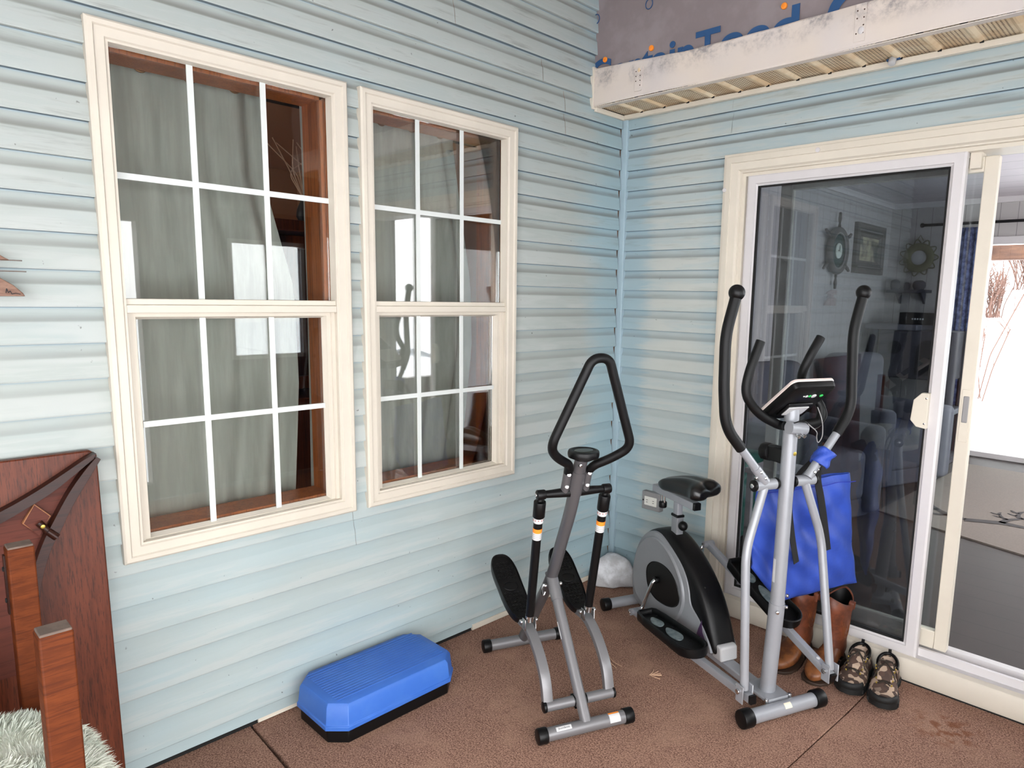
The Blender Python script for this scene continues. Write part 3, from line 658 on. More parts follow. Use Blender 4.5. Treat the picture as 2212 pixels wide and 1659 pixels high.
for k in range(6):
    a = k*math.pi/3+math.pi/2
    mb = MB(); mb.tube([pt(a, .18), pt(a, .215), pt(a, .23), pt(a, .27), pt(a, .315)], [.010, .013, .008, .017, .009], 12); mb.ball(pt(a, .31), .013, 12, 8); mb.build('handle', M_wheel, sw)
mb = MB(); mb.add([pt(k*math.pi/16, .150, .0) for k in range(32)], [tuple(range(32))]); mb.build('dial_glass', M_teal, sw)
mb = MB(); mb.capcyl((cx+.002, cy, cz), (cx+.015, cy, cz), .065, 32, .004); mb.build('clock_face', M_cream_face, sw)
mb = MB(); mb.box((cx+.015, cy-.004, cz), (cx+.019, cy+.004, cz+.045)); mb.box((cx+.015, cy-.03, cz-.004), (cx+.019, cy, cz+.004)); mb.build('clock_hand', M_iron, sw)
pf = thing('picture_frame', 'wide dark double-moulded picture frame beside the ship wheel', 'picture', (RX0, 3.86, 2.03))
mb = MB(); miter(mb, 3.50, 4.23, 1.81, 2.26, [(0, RX0), (0, RX0+.035), (.03, RX0+.045), (.05, RX0+.025), (.06, RX0+.025), (.075, RX0+.035), (.10, RX0+.03), (.12, RX0+.012)]); mb.build('frame', M_wheel, pf, ang=20)
mb = MB(); miter(mb, 3.556, 4.174, 1.866, 2.204, [(0, RX0+.027), (.003, RX0+.030), (.010, RX0+.030), (.013, RX0+.027)]); mb.build('bright_bead', M_gun2, pf, ang=20)
MB().box((RX0+.002, 3.60, 1.90), (RX0+.014, 4.12, 2.17)).build('print', M_photo, pf)
rg = thing('life_ring_decor', 'round rope-edged life ring mirror on the far wall', 'wall decoration', (.20, RY1, 1.99))
qq = lambda a, r_, y=0.: Vector((.20+r_*math.cos(a), RY1-.03-y, 1.985+r_*math.sin(a)))
MB().tube([qq(k*math.pi/20, .105) for k in range(41)], .036, 12, r2=.02).build('ring', M_rope, rg)
pts = []
for k in range(97): a = k*2*math.pi/96; pts.append(qq(a, .155+.022*math.cos(a*11), .005))
MB().tube(pts, .006, 8).build('scalloped_rope', M_rope, rg)
MB().tube([qq(1.75, .165), qq(1.57, .215), qq(1.39, .165)], .005, 8).build('hanging_loop', M_rope, rg)
MB().capcyl((.20, RY1-.005, 1.985), (.20, RY1-.02, 1.985), .07, 28, .002).build('mirror_disc', M_clear if False else M_ltgrey, rg)
sh = thing('wall_shelf', 'small dark shelf on the far wall below the life ring', 'shelf', (.15, RY1-.1, 1.66))
MB().box((-.02, RY1-.20, 1.645), (.34, RY1-.001, 1.675)).build('board', M_greyd, sh, bevel=.003)
for x in (.05, .27): MB().prism([(RY1-.001, 1.645), (RY1-.15, 1.645), (RY1-.001, 1.54)], x, x+.02, lambda a, b, h: Vector((h, a, b))).build('bracket', M_greyd, sh)
for k, (x, r_, hh) in enumerate(((.03, .045, .10), (.14, .03, .07), (.25, .06, .09))):
    mb = MB(); mb.tube([(x, RY1-.10, 1.675), (x, RY1-.10, 1.675+hh*.4), (x, RY1-.10, 1.675+hh*.8), (x, RY1-.10, 1.675+hh)], [r_*.7, r_, r_*.9, r_*.45], 16)
    tag(mb.build('ornament', M_greyd, origin=(x, RY1-.1, 1.675)), ('dark jar at the left end of the far wall shelf', 'smallest dark jar in the middle of the far wall shelf', 'widest dark jar at the right end of the far wall shelf')[k], 'ornament')
ct = thing('cat_tree', 'tall dark carpeted cat tree in the far corner', 'cat tree', (.35, 4.1, FZ))
MB().box((-.02, 3.80, FZ), (.78, 4.36, FZ+.05)).build('base', M_greyd, ct, bevel=.01)
for x, y in ((.04, 3.86), (.72, 3.86), (.04, 4.30), (.72, 4.30)): MB().cyl((x, y, FZ+.05), (x, y, 1.30), .04, 14).build('post', M_greyd, ct)
MB().box((-.03, 3.80, 1.30), (.42, 4.36, 1.35)).build('platform', M_grey, ct, bevel=.01)
MB().box((.10, 3.82, .86), (.70, 4.34, 1.30)).build('cubby_box', M_greyd, ct, bevel=.01)
arch = [(.43, .90), (.43, 1.12)]+[(.53+.10*math.cos(math.pi-t*math.pi/10), 1.12+.10*math.sin(t*math.pi/10)) for t in range(11)]+[(.63, .90)]
MB().prism(arch, 3.815, 3.825, lambda a, b, h: Vector((a, h, b))).build('arched_opening', M_hole, ct)
MB().capcyl((.24, 3.825, 1.14), (.24, 3.815, 1.14), .06, 24, .001).build('round_opening', M_hole, ct)
MB().box((-.02, 3.80, .55), (.75, 4.36, .60)).build('platform', M_grey, ct, bevel=.01)
MB().box((.20, 3.82, .17), (.70, 4.34, .55)).build('cubby_box', M_hole, ct, bevel=.01)
bx = thing('equipment_box', 'long black box with small lights on top of the cat tree', 'electronic box', (.45, 4.1, 1.35))
MB().box((.22, 3.95, 1.35), (.60, 4.25, 1.46)).build('case', M_iron, bx, bevel=.006)
for k in range(5): MB().box((.33+k*.022, 3.947, 1.395), (.343+k*.022, 3.951, 1.41)).build('indicator', M_sticker, bx)
def armchair(x, y, rz, label, sc_=1.):
    t = thing('armchair', label, 'armchair', (x, y, FZ)); t.rotation_euler = (0, 0, rz)
    def part(name, a, b, bv=.05, seg=4):
        o = MB().box(a, b).build(name, M_grey, origin=(0, 0, 0), bevel=bv, seg=seg); o.parent = t; return o
    part('seat_cushion', (-.28, -.30, .12), (.28, .34, .46)); o = part('backrest', (-.30, .24, .30), (.30, .44, 1.0), .08, 5)
    part('arm', (-.42, -.34, .03), (-.27, .40, .62)); part('arm', (.27, -.34, .03), (.42, .40, .62)); part('base', (-.36, -.28, .0), (.36, .40, .14), .02, 2)
    return t
armchair(.44, 1.50, math.radians(75), 'grey padded armchair just inside the sliding door')
armchair(.48, 2.95, math.radians(70), 'grey armchair further back toward the cat tree')
wt = thing('side_table', 'white slatted side table beside the grey armchair', 'table', (.72, .62, FZ))
MB().box((.56, .46, .60), (.86, .76, .63)).build('top', M_white, wt, bevel=.004)
MB().box((.57, .47, .28), (.85, .75, .30)).build('shelf', M_white, wt, bevel=.004)
for x in (.585, .825):
    for y in (.485, .725): MB().box((x-.015, y-.015, FZ), (x+.015, y+.015, .60)).build('leg', M_white, wt)
for k in range(4): MB().box((.63+k*.05, .474, .30), (.645+k*.05, .486, .60)).build('slat', M_white, wt)
tag(MB().box((.18, .62, FZ), (.42, .98, .62)).build('storage_box', M_green, origin=(.3, .8, FZ), bevel=.02, seg=3), 'teal green plastic box by the inner plank wall', 'box')
ru = thing('area_rug', 'beige rug with dark branching pattern on the dark plank floor', 'rug', (1.8, 2.8, FZ))
MB().prism([(.82, 1.91), (3.2, 1.20), (3.3, 3.9), (.90, 3.98)], FZ, FZ+.010, lambda a, b, h: Vector((a, b, h))).build('pile', M_rug, ru)
def branch(p, ang, L, w_, d, mb):
    q = (p[0]+L*math.cos(ang), p[1]+L*math.sin(ang)); nx_, ny_ = -math.sin(ang), math.cos(ang)
    mid = ((p[0]+q[0])/2+nx_*L*.12, (p[1]+q[1])/2+ny_*L*.12); z = FZ+.0125
    pts = [p, mid, q]; W_ = [w_, w_*1.1, w_*.55]
    vs = [Vector((a+s*nx_*ww, b+s*ny_*ww, z)) for (a, b), ww in zip(pts, W_) for s in (-1, 1)]
    mb.add(vs, [(0, 2, 3, 1), (2, 4, 5, 3)])
    if d > 0:
        branch(q, ang+.6, L*.62, w_*.75, d-1, mb); branch(q, ang-.45, L*.68, w_*.75, d-1, mb); branch(mid, ang+.95, L*.5, w_*.6, d-1, mb)
mb = MB(); branch((1.30, 2.12), .25, .42, .035, 3, mb); branch((1.95, 2.30), .1, .35, .03, 2, mb); branch((1.30, 2.12), 2.6, .22, .03, 1, mb)
mb.build('woven_pattern', M_rugd, ru)
# ------------------------------------------------------------------ outside
struct(MB().box((-30, RY1+2.2, -.5), (40, 60, -.35)).build('ground', M_snow))
mb = MB(); n = 40; vs = []
for j in range(n+1):
    for i in range(n+1):
        x = -12+i*30/n; y = RY1+5.0+j*26/n; vs.append(Vector((x, y, -.35+.36*(y-RY1-5.0)**1.02+.18*math.sin(x*.7+y*.4)+.1*math.sin(x*1.9-y))))
mb.add(vs, [(j*(n+1)+i, j*(n+1)+i+1, (j+1)*(n+1)+i+1, (j+1)*(n+1)+i) for j in range(n) for i in range(n)]); struct(mb.build('ground_2', M_snow), 'snow covered hillside')
struct(MB().box((-30, -30, -.5), (40, -4.9, -.35)).build('ground_4', M_snow))
struct(MB().box((OX+.1, -4.9, -.5), (40, RY1+2.0, -.35)).build('ground_3', M_snow))
struct(MB().box((-.2, RY1+.1, -.06), (4, RY1+1.9, .03)).build('floor_deck', M_fieldw))
bmx = thing('roof_beam', 'weathered brown roof beam outside the far glass door', 'beam', (2.2, 6.0, 2.1))
MB().box((.49, 5.95, 2.035), (4.0, 6.10, 2.215)).build('beam', M_beam, bmx)
MB().box((.40, 5.90, 2.02), (.49, 6.15, 2.40)).build('white_end_board', M_white, bmx)
def shrub(X_, Y_, z, n_, label, h_, spread=.3):
    t = thing('bare_shrub', label, 'shrub', (X_, Y_, z)); mb = MB()
    for k in range(n_):
        x = X_+R.uniform(-spread, spread); y = Y_+R.uniform(-spread, spread); a = R.uniform(0, 6.28); l = h_*R.uniform(.5, 1.); s_ = R.uniform(.15, .5)
        p = [Vector((x, y, z)), Vector((x+s_*l*.4*math.cos(a), y+s_*l*.4*math.sin(a), z+l*.45)), Vector((x+s_*l*math.cos(a+.3), y+s_*l*math.sin(a+.3), z+l))]
        mb.tube(p, .010, 4, .1, caps=False, seg=3)
        for q in range(5):
            b_ = p[1].lerp(p[2], R.random()); mb.tube([b_, b_+Vector((R.uniform(-.25, .25), R.uniform(-.2, .2), R.uniform(.05, .35)))], .006, 3, caps=False)
    mb.build('twigs', M_twig, t, ang=80)
def hz(x, y): return -.35+.36*max(0., y-RY1-5.0)**1.02
for (x, y, n_, h_, l) in ((-1.25, 14.0, 90, 1.1, 'nearest dense clump of reddish bare brush on the snowy slope'), (-.55, 15.6, 90, 1.2, 'reddish bare brush on the slope, behind and right of the nearest clump'), (-1.55, 17.8, 110, 1.5, 'farthest clump of reddish brush, topmost on the snowy slope')):
    shrub(x, y, hz(x, y)-.05, n_, l, h_, .38)
shrub(-.35, 10.4, hz(0, 10.4)-.05, 8, 'few tall bare stems in the snow in front of the brush', 1.8, .2)
# ------------------------------------------------------------------ step platform
sp_ = thing('step_platform', 'bright blue plastic step platform on a black base against the wall', 'exercise step', (.165, -1.62, 0))
def octa(x0, x1, y0, y1, c): return [(x0+c, y0), (x1-c, y0), (x1, y0+c), (x1, y1-c), (x1-c, y1), (x0+c, y1), (x0, y1-c), (x0, y0+c)]
def octring(i, z, c=.055): return [Vector((a, b, z)) for a, b in octa(.028+i, .342-i, -1.898+i, -1.352-i, c-i*.3)]
mb = MB(); mb.loft([octring(.008, 0), octring(.008, .05), octring(.02, .05)]); mb.build('base', M_black, sp_, bevel=.004)
mb = MB(); mb.loft([octring(.0, .050), octring(-.002, .052), octring(-.002, .066), octring(.002, .069), octring(.008, .128), octring(.016, .141), octring(.030, .147)]); top = mb.build('step_top', M_blue, sp_, bevel=.004, seg=3, ang=30)
mb = MB()
for k in range(15): mb.box((.070+k*.0155, -1.855, .1465), (.076+k*.0155, -1.395, .1482))
mb.build('tread_ridges', M_blue, top, bevel=.0008)
# ------------------------------------------------------------------ machine frames
class Fr:
    def __init__(s, ox, oy, ux, uy):
        l = math.hypot(ux, uy); s.o = Vector((ox, oy, 0)); s.u = Vector((ux/l, uy/l, 0)); s.f = Vector((s.u.y, -s.u.x, 0))
    def __call__(s, f, w, z): return s.o+s.f*f+s.u*w+Vector((0, 0, z))
    def v(s, p): return s(p[0], p[1], p[2])
    def pts(s, L): return [s(*p) for p in L]
ST = Fr(.876, -1.216, .41, .912); EL = Fr(1.334, -.626, .39, .921)
def capped_bar(name, fr, f_, w0, w1, z, r, rc, lc, m, parent, mc=M_black):
    b = MB().cyl(fr(f_, w0+lc*.6, z), fr(f_, w1-lc*.6, z), r, 28).build(name, m, parent)
    for a, c in ((w0, w0+lc), (w1-lc, w1)): MB().capcyl(fr(f_, a, z), fr(f_, c, z), rc, 28, .004).build('end_cap', mc, b)
    return b
def patch(name, fr, f_, w0, w1, z, r, a0, a1, m, parent):
    """thin sticker wrapped round a crosswise bar between angles a0..a1 (0 = forward, 90 = up)"""
    mb = MB(); n = 8; vs = []
    for i in range(n+1):
        a = math.radians(a0+(a1-a0)*i/n)
        for w_ in (w0, w1): vs.append(fr(f_+(r+.0006)*math.cos(a), w_, z+(r+.0006)*math.sin(a)))
    mb.add(vs, [(2*i, 2*i+1, 2*i+3, 2*i+2) for i in range(n)]); return mb.build(name, m, parent)
def bolt(p, d, r, h_, parent, m=M_chrome):
    p = Vector(p); d = Vector(d).normalized(); mb = MB(); mb.capcyl(p, p+d*h_, r, 12, min(.002, h_*.4)); return mb.build('bolt', m, parent)
# ------------------------------------------------------------------ stair stepper
st = thing('stair_stepper', 'grey stepper machine with black triangular handle loop in front of the corner', 'exercise machine', ST(-.3, 0, 0))
fb = capped_bar('front_foot_bar', ST, 0, -.186, .186, .028, .0235, .028, .036, M_gun2, st)
patch('warning_sticker', ST, 0, .086, .128, .028, .0235, 5, 80, M_sticker, fb)
patch('sticker_stripe', ST, 0, .086, .128, .028, .0240, 80, 98, M_orange, fb)
pl_ = patch('name_sticker', ST, 0, -.120, -.062, .028, .0235, 40, 78, M_sticker, fb)
def on_bar(a, b, h): # text wrapped on the foot bar
    ang = math.radians(48+(1-b)*0+b*22); rr_ = .0245+h*.2
    return ST(rr_*math.cos(ang), -.113+a*.044, .028+rr_*math.sin(ang))
text_mesh('sticker_lettering', 'Jiuniboa', M_ink, fb, on_bar, ext=.0005)
capped_bar('rear_foot_bar', ST, -.664, -.186, .186, .028, .0235, .028, .036, M_gun2, st)
mast = MB().tube(ST.pts([(-.662, 0, .040), (-.50, 0, .255), (-.345, 0, .445), (-.255, 0, .625), (-.185, 0, .755), (-.145, 0, .855), (-.112, 0, .945), (-.088, 0, .992)]), .0232, 24, .12, seg=5, up=ST.u).build('curved_mast', M_gun, st)
fl = MB().tube(ST.pts([(-.356, 0, .462), (0.0, 0, .040)]), .0205, 24, up=ST.u).build('front_leg', M_gun2, st)
MB().tube(ST.pts([(-.358, 0, .4645), (-.285, 0, .378)]), .0235, 24, up=ST.u).build('sleeve', M_gun2, fl)
# orange and white sticker along the leg
mb = MB(); a0, a1 = Vector((-.238, 0, .318)), Vector((-.192, 0, .262)); dirl = (Vector((0, 0, .040))-Vector((-.29, 0, .378))).normalized()
def leg_patch(nm, s0, s1, t0, t1, m, r=.0212):
    mb = MB(); vs = []; n = 5; side = Vector((0, 1, 0)); nor = dirl.cross(side)*-1
    if nor.z < 0: nor = -nor
    for i in range(n+1):
        t = math.radians(t0+(t1-t0)*i/n)
        for s_ in (s0, s1):
            p = Vector((-.29, 0, .378))+dirl*s_+side*(-r*math.cos(t))+nor*(r*math.sin(t)); vs.append(ST(p.x, p.y, p.z))
    mb.add(vs, [(2*i, 2*i+1, 2*i+3, 2*i+2) for i in range(n)]); mb.build(nm, m, fl)
leg_patch('leg_sticker', .085, .150, 0, 38, M_sticker); leg_patch('leg_sticker_stripe', .085, .150, 38, 62, M_orange)
for w_ in (-.030, .024): bolt(ST(-.325, w_, .425), ST.u if w_ > 0 else -ST.u, .008, .010, st)
mb = MB(); mb.tube(ST.pts([(-.33, -.04, .43), (-.325, -.05, .41), (-.32, -.045, .385), (-.325, -.036, .40)]), .004, 8, .01); mb.build('locking_pin', M_chrome, st)
# handle loop
d_ = Vector((.30, 0, .95)).normalized()
cl = MB().tube(ST.pts([(-.152, 0, .842), (-.118, 0, .935)]), .0275, 24, up=ST.u).build('clamp_collar', M_gun, st)
for sg in (-1, 1):
    MB().tube(ST.pts([(-.150, sg*.040, .848), (-.118, sg*.040, .938)]), .0155, 18, up=ST.u).build('clamp_socket', M_gun, cl)
    for t in (.25, .78):
        p = ST(-.150+.032*t+.013, sg*.040, .848+.09*t+.004); bolt(p, ST.f*.9+Vector((0, 0, .2))-ST.u*.2, .0075, .010, cl)
MB().tube(ST.pts([(-.120, -.040, .930), (-.100, -.044, .962), (-.066, -.108, 1.000), (-.010, -.153, 1.050), (.034, -.030, 1.345), (.034, .030, 1.345), (-.018, .153, 1.030), (-.060, .100, .985), (-.096, .050, .955), (-.120, .040, .930)]),
          .0160, 20, [0, .02, .04, .06, .055, .055, .06, .04, .02, 0], seg=8, up=(0, 0, 1)).build('handle_loop', M_foam, st)
cn = MB()
def disc(fr, c, nrm, r1, prof, up, n=36, asp=1.):
    c = Vector(c); nrm = Vector(nrm).normalized(); u = Vector(up); u = (u-nrm*u.dot(nrm)).normalized(); v = nrm.cross(u); rings = []
    for rr_, h_ in prof: rings.append([c+nrm*h_+u*(r1*rr_*math.cos(2*math.pi*k/n))+v*(r1*rr_*asp*math.sin(2*math.pi*k/n)) for k in range(n)])
    return rings
nrm = ST.f*.05+Vector((0, 0, 1.))
co = MB().loft(disc(ST, ST(-.080, 0, 1.002), nrm, .056, [(.5, -.022), (.72, -.016), (.97, -.010), (1.0, -.002), (1.0, .006), (.96, .012), (.80, .014), (.74, .012)], ST.u, asp=.95)).build('monitor', M_black, st)
MB().loft(disc(ST, ST(-.080, 0, 1.002)+nrm.normalized()*.0122, nrm, .036, [(1., 0), (.96, .0015)], ST.u, asp=.6)).build('display', mat('dark_display', (52, 58, 54), .2), co)
bolt(ST(-.088, -.012, .962), ST.f, .006, .016, st)
# crossbar and resistance cylinders
cb = MB().tube(ST.pts([(-.150, -.132, .848), (-.150, 0, .848)]), [.0125, .0190], 20).tube(ST.pts([(-.150, 0, .848), (-.150, .132, .848)]), [.0190, .0125], 20).build('crossbar', M_black, st)
for sg in (-1, 1):
    MB().capcyl(ST(-.150, sg*.112, .848), ST(-.150, sg*.145, .848), .018, 20, .004).build('end_joint', M_black, cb)
    bolt(ST(-.150, sg*.145, .848), ST.u*sg, .007, .004, cb)
    a, b = Vector(ST(-.160, sg*.128, .822)), Vector(ST(-.262, sg*.122, .335)); D = (b-a)
    q = lambda t: a+D*t
    cy_ = MB().tube([q(.06), q(1.)], .0165, 24).build('resistance_cylinder', M_black, st)
    MB().capcyl(q(.0), q(.128), .0225, 12, .004).build('dial_cap', M_black, cy_)
    MB().tube([a+Vector((0, 0, .024)), a], .012, 14).build('neck', M_black, cy_)
    MB().tube([q(.132), q(.168)], .0178, 24).build('scale_ring', M_sticker, cy_)
    for k in range(10):
        an = k*.63; u_ = ST.u*math.cos(an)+ST.f*math.sin(an); MB().ball(q(.150)+u_*.0178, .0022, 6, 4).build('scale_mark', mat('red_mark', (170, 60, 60), .5), cy_)
    MB().tube([q(.215), q(.248)], .0170, 24).build('orange_band', M_orange, cy_)
    MB().tube([q(.248), q(.305)], .0170, 24).build('text_band', M_sticker, cy_)
    for k in range(3): MB().tube([q(.258+k*.015), q(.261+k*.015)], .0172, 24).build('text_line', mat('grey_ink', (150, 150, 150), .6), cy_)
    MB().tube([q(.97), q(1.02)], .0175, 20).build('lower_eye', M_chrome, cy_)
    # pedal arm
    s_ = sg
    arm = MB().tube(ST.pts([(-.350, s_*.122, .288), (-.262, s_*.122, .296), (-.165, s_*.122, .252), (-.092, s_*.122, .180), (-.068, s_*.122, .098)]), .0125, 12, [0, .06, .06, .06, 0], r2=.0185, up=(0, 0, 1), square=True, seg=6).build('pedal_arm', M_gun2, st, ang=50)
    for dw in (-.024, .018): MB().box(Vector((-.278, dw+s_*.122, .292)), Vector((-.246, dw+s_*.122+.004, .335)), xf=lambda v: ST(v.x, v.y, v.z)).build('bracket', M_chrome, arm, bevel=.002)
    for dw in (-.030, .022): bolt(ST(-.262, s_*.122+dw, .325), ST.u*(1 if dw > 0 else -1), .009, .008, arm)
    w0, w1 = sorted((s_*.015, s_*.142))
    pt_ = MB().cyl(ST(-.062, w0+.004, .092), ST(-.062, w1-.004, .092), .0185, 24).build('pivot_tube', M_gun2, st)
    for a_, c_ in ((w0, w0+.012), (w1-.010, w1)): MB().capcyl(ST(-.062, a_, .092), ST(-.062, c_, .092), .0205, 24, .003).build('end_cap', M_black, pt_)
    # foot pedal: long rounded pad, heel end up
    F0, F1 = Vector((-.335, s_*.122, .302)), Vector((-.615, s_*.130, .445)); L_ = (F1-F0).length; ax = (F1-F0).normalized(); si = Vector((0, 1, 0)); no = ax.cross(si); no = -no if no.z < 0 else no
    def pad(u_, v_, h_): p = F0+ax*u_+si*v_+no*h_; return ST(p.x, p.y, p.z)
    outl = []
    for k in range(40):
        t = 2*math.pi*k/40; cx_ = math.cos(t); hw = .050+.010*(cx_ > 0)*cx_
        outl.append((L_/2+(L_/2+.012)*(abs(cx_)**.75)*(1 if cx_ > 0 else -1), hw*(abs(math.sin(t))**.75)*(1 if math.sin(t) > 0 else -1)))
    rg_ = lambda k_, h_: [pad(L_/2+(a-L_/2)*k_, b*k_, h_) for a, b in outl]
    pd = MB().loft([rg_(.86, -.030), rg_(.97, -.024), rg_(1., -.010), rg_(1.0, .006), rg_(.985, .010), rg_(.955, .010), rg_(.94, .003)]).build('foot_pedal', M_black, st)
    mb = MB()
    for i in range(17):
        for j in range(6):
            u_, v_ = .030+i*.0155, -.034+j*.0136
            if 6.6 < i < 10.4: continue
            e = abs((u_-L_/2)/(L_/2)); lim = .048*math.sqrt(max(0, 1-e**2.6))
            if abs(v_) > lim-.004: continue
            mb.ball(pad(u_, v_, .004), .0052, 8, 5, (1, 1, .6))
    o = mb.build('tread_bumps', M_black, pd); o['kind'] = 'stuff'
    mb = MB(); mb.tube([pad(L_/2+.022*math.cos(t*math.pi/12), .030*math.sin(t*math.pi/12), .0045) for t in range(25)], .0018, 6); mb.build('oval_emboss', M_black, pd)
mb = MB(); mb.tube(ST.pts([(-.10, -.02, .068), (-.10, .0, .052), (-.08, .02, .058)]), .006, 8); mb.build('cable_stop', M_chrome, st)
MB().box(Vector((-.12, -.012, .05)), Vector((-.07, .012, .085)), xf=lambda v: ST(v.x, v.y, v.z)).build('stopper', M_black, st, bevel=.004)
# ------------------------------------------------------------------ elliptical bike
el = thing('elliptical_bike', 'tall silver and black elliptical bike with long moving handles beside the glass door', 'exercise machine', EL(-.5, 0, 0))
eb = capped_bar('front_foot_bar', EL, 0, -.193, .193, .036, .0270, .0345, .046, M_silver, el)
patch('paper_label', EL, 0, -.006, .026, .036, .0272, 25, 70, mat('cream_label', (222, 212, 190), .6), eb)
for w_ in (-.06, .05): bolt(EL(-.02, w_, .058), (0, 0, 1), .008, .016, eb)
capped_bar('rear_foot_bar', EL, -1.020, -.225, .20, .036, .0250, .031, .040, M_silver, el)
MB().box(Vector((-.99, -.028, .028)), Vector((-.02, .028, .058)), xf=lambda v: EL(v.x, v.y, v.z)).build('base_beam', M_silver, el, bevel=.005)
MB().box(Vector((-.16, -.055, .052)), Vector((-.02, .055, .066)), xf=lambda v: EL(v.x, v.y, v.z)).build('front_plate', M_silver, el, bevel=.004)
ma = MB().tube(EL.pts([(-.085, 0, .055), (-.064, 0, .43), (-.058, 0, 1.175)]), .0262, 28, .05, up=EL.u).build('mast', M_silver, el)
MB().tube(EL.pts([(-.085, 0, .055), (-.065, 0, .425)]), .0292, 28, up=EL.u).build('mast_sleeve', M_silver, ma)
for z, an in ((.40, -1), (.415, 1), (.46, 1)): bolt(EL(-.064+.022, an*.018, z), EL.f+EL.u*an*.6, .0065, .010, ma)
bolt(EL(-.038, .004, 1.0), EL.f, .008, .006, ma, M_brass)
mb = MB(); mb.add([EL(-.0625+.0268*math.cos(a_), .0268*math.sin(a_), z) for z in (.51, .60) for a_ in (-1.95, -1.7, -1.4)], [(0, 1, 4, 3), (1, 2, 5, 4)]); mb.build('mast_sticker', M_sticker, ma)
# tension knob behind the mast
tk = MB().box(Vector((-.150, -.020, .955)), Vector((-.07, .020, 1.010)), xf=lambda v: EL(v.x, v.y, v.z)).build('tension_bracket', M_black, el, bevel=.004)
MB().capcyl(EL(-.150, 0, .982), EL(-.188, -.004, .980), .034, 10, .006).build('tension_knob', M_black, tk)
# fixed U handlebar
fh = MB().tube(EL.pts([(-.055, -.032, 1.100), (-.085, -.033, 1.098), (-.088, -.125, 1.140), (-.09, -.190, 1.215), (-.09, -.178, 1.290), (-.09, -.134, 1.400)]), .0165, 18, [0, .02, .06, .05, .06, 0], up=(1, 0, 0)).build('fixed_handlebar', M_foam, el)
MB().tube(EL.pts([(-.055, .032, 1.092), (-.085, .060, 1.092), (-.080, .160, 1.100), (-.085, .165, 1.170), (-.13, .115, 1.20), (-.11, .075, 1.27), (-.09, .096, 1.345), (-.09, .140, 1.412)]), .0165, 18, [0, .02, .035, .035, .03, .05, .05, 0], up=(1, 0, 0)).build('far_grip', M_foam, fh)
cm = MB().tube(EL.pts([(-.03, -.036, 1.098), (-.03, .038, 1.090)]), .0225, 18).build('handlebar_clamp', M_silver, el)
for w_ in (-.012, .012): bolt(EL(-.015, w_, 1.075), EL.f+Vector((0, 0, -.4)), .007, .018, cm)
MB().tube(EL.pts([(.0, .02, 1.115), (.01, .06, 1.085), (-.02, .085, 1.06), (-.03, .105, 1.03), (-.03, .125, 1.055), (-.05, .14, 1.11), (-.06, .12, 1.16)]), .0018, 8, .03).build('sensor_wire', M_outbox, el)
MB().tube(EL.pts([(-.02, -.025, 1.115), (.0, .0, 1.13), (.0, .04, 1.10), (-.03, .08, 1.085), (-.05, .13, 1.09), (-.05, .165, 1.13), (-.07, .15, 1.18)]), .0022, 8, .03).build('black_wire', M_black, el)
# console, seen from its back
c0 = Vector((.045, 0, 1.268)); c1 = Vector((-.125, 0, 1.128)); cd = (c1-c0); L_ = cd.length; cd.normalize(); cn_ = Vector((-cd.z, 0, cd.x)); cn_ = cn_ if cn_.z > 0 else -cn_
def cp(a, b, h_): p = c0+cd*a+Vector((0, b, 0))+cn_*h_; return EL(p.x, p.y, p.z)
def rrect(k, c=.022): # rounded outline; k inset
    o_ = []; x0, x1, y0, y1 = k, L_-k, -.094+k, .094-k; c = max(.004, c-k)
    for cx_, cy_, a0 in ((x1-c, y1-c, 0), (x0+c, y1-c, 90), (x0+c, y0+c, 180), (x1-c, y0+c, 270)):
        for t in range(6): a = math.radians(a0+18*t); o_.append((cx_+c*math.cos(a), cy_+c*math.sin(a)))
    return o_
cr = lambda k, h_: [cp(a, b, h_) for a, b in rrect(k)]
con = MB().loft([cr(.012, -.022), cr(.003, -.016), cr(.0, -.006), cr(.0, .004)]).build('console_back', M_black, el)
MB().loft([cr(.0, .004), cr(-.002, .007), cr(-.001, .014), cr(.006, .018)]).build('console_bezel', M_conface, con)
MB().box(Vector((.03, -.075, .018)), Vector((.13, .075, .0195)), xf=lambda v: cp(v.x, v.y, v.z)).build('display', mat('dark_display', (52, 58, 54), .2), con)
for b_, r_, m_ in ((-.022, .003, M_sticker), (-.010, .006, M_sticker), (.004, .006, M_led), (.022, .010, M_sticker), (.056, .007, M_led)):
    MB().capcyl(cp(.055, b_, -.0215), cp(.055, b_, -.0245), r_, 16, .0008).build('sticker_dot', m_, con)
MB().box(Vector((.10, -.055, -.030)), Vector((.175, .055, -.020)), xf=lambda v: cp(v.x, v.y, v.z)).build('battery_cover', M_black, con, bevel=.004)
MB().box(Vector((.115, -.045, -.034)), Vector((.165, .045, -.029)), xf=lambda v: cp(v.x, v.y, v.z)).build('mounting_plate', M_ltgrey, con, bevel=.002)
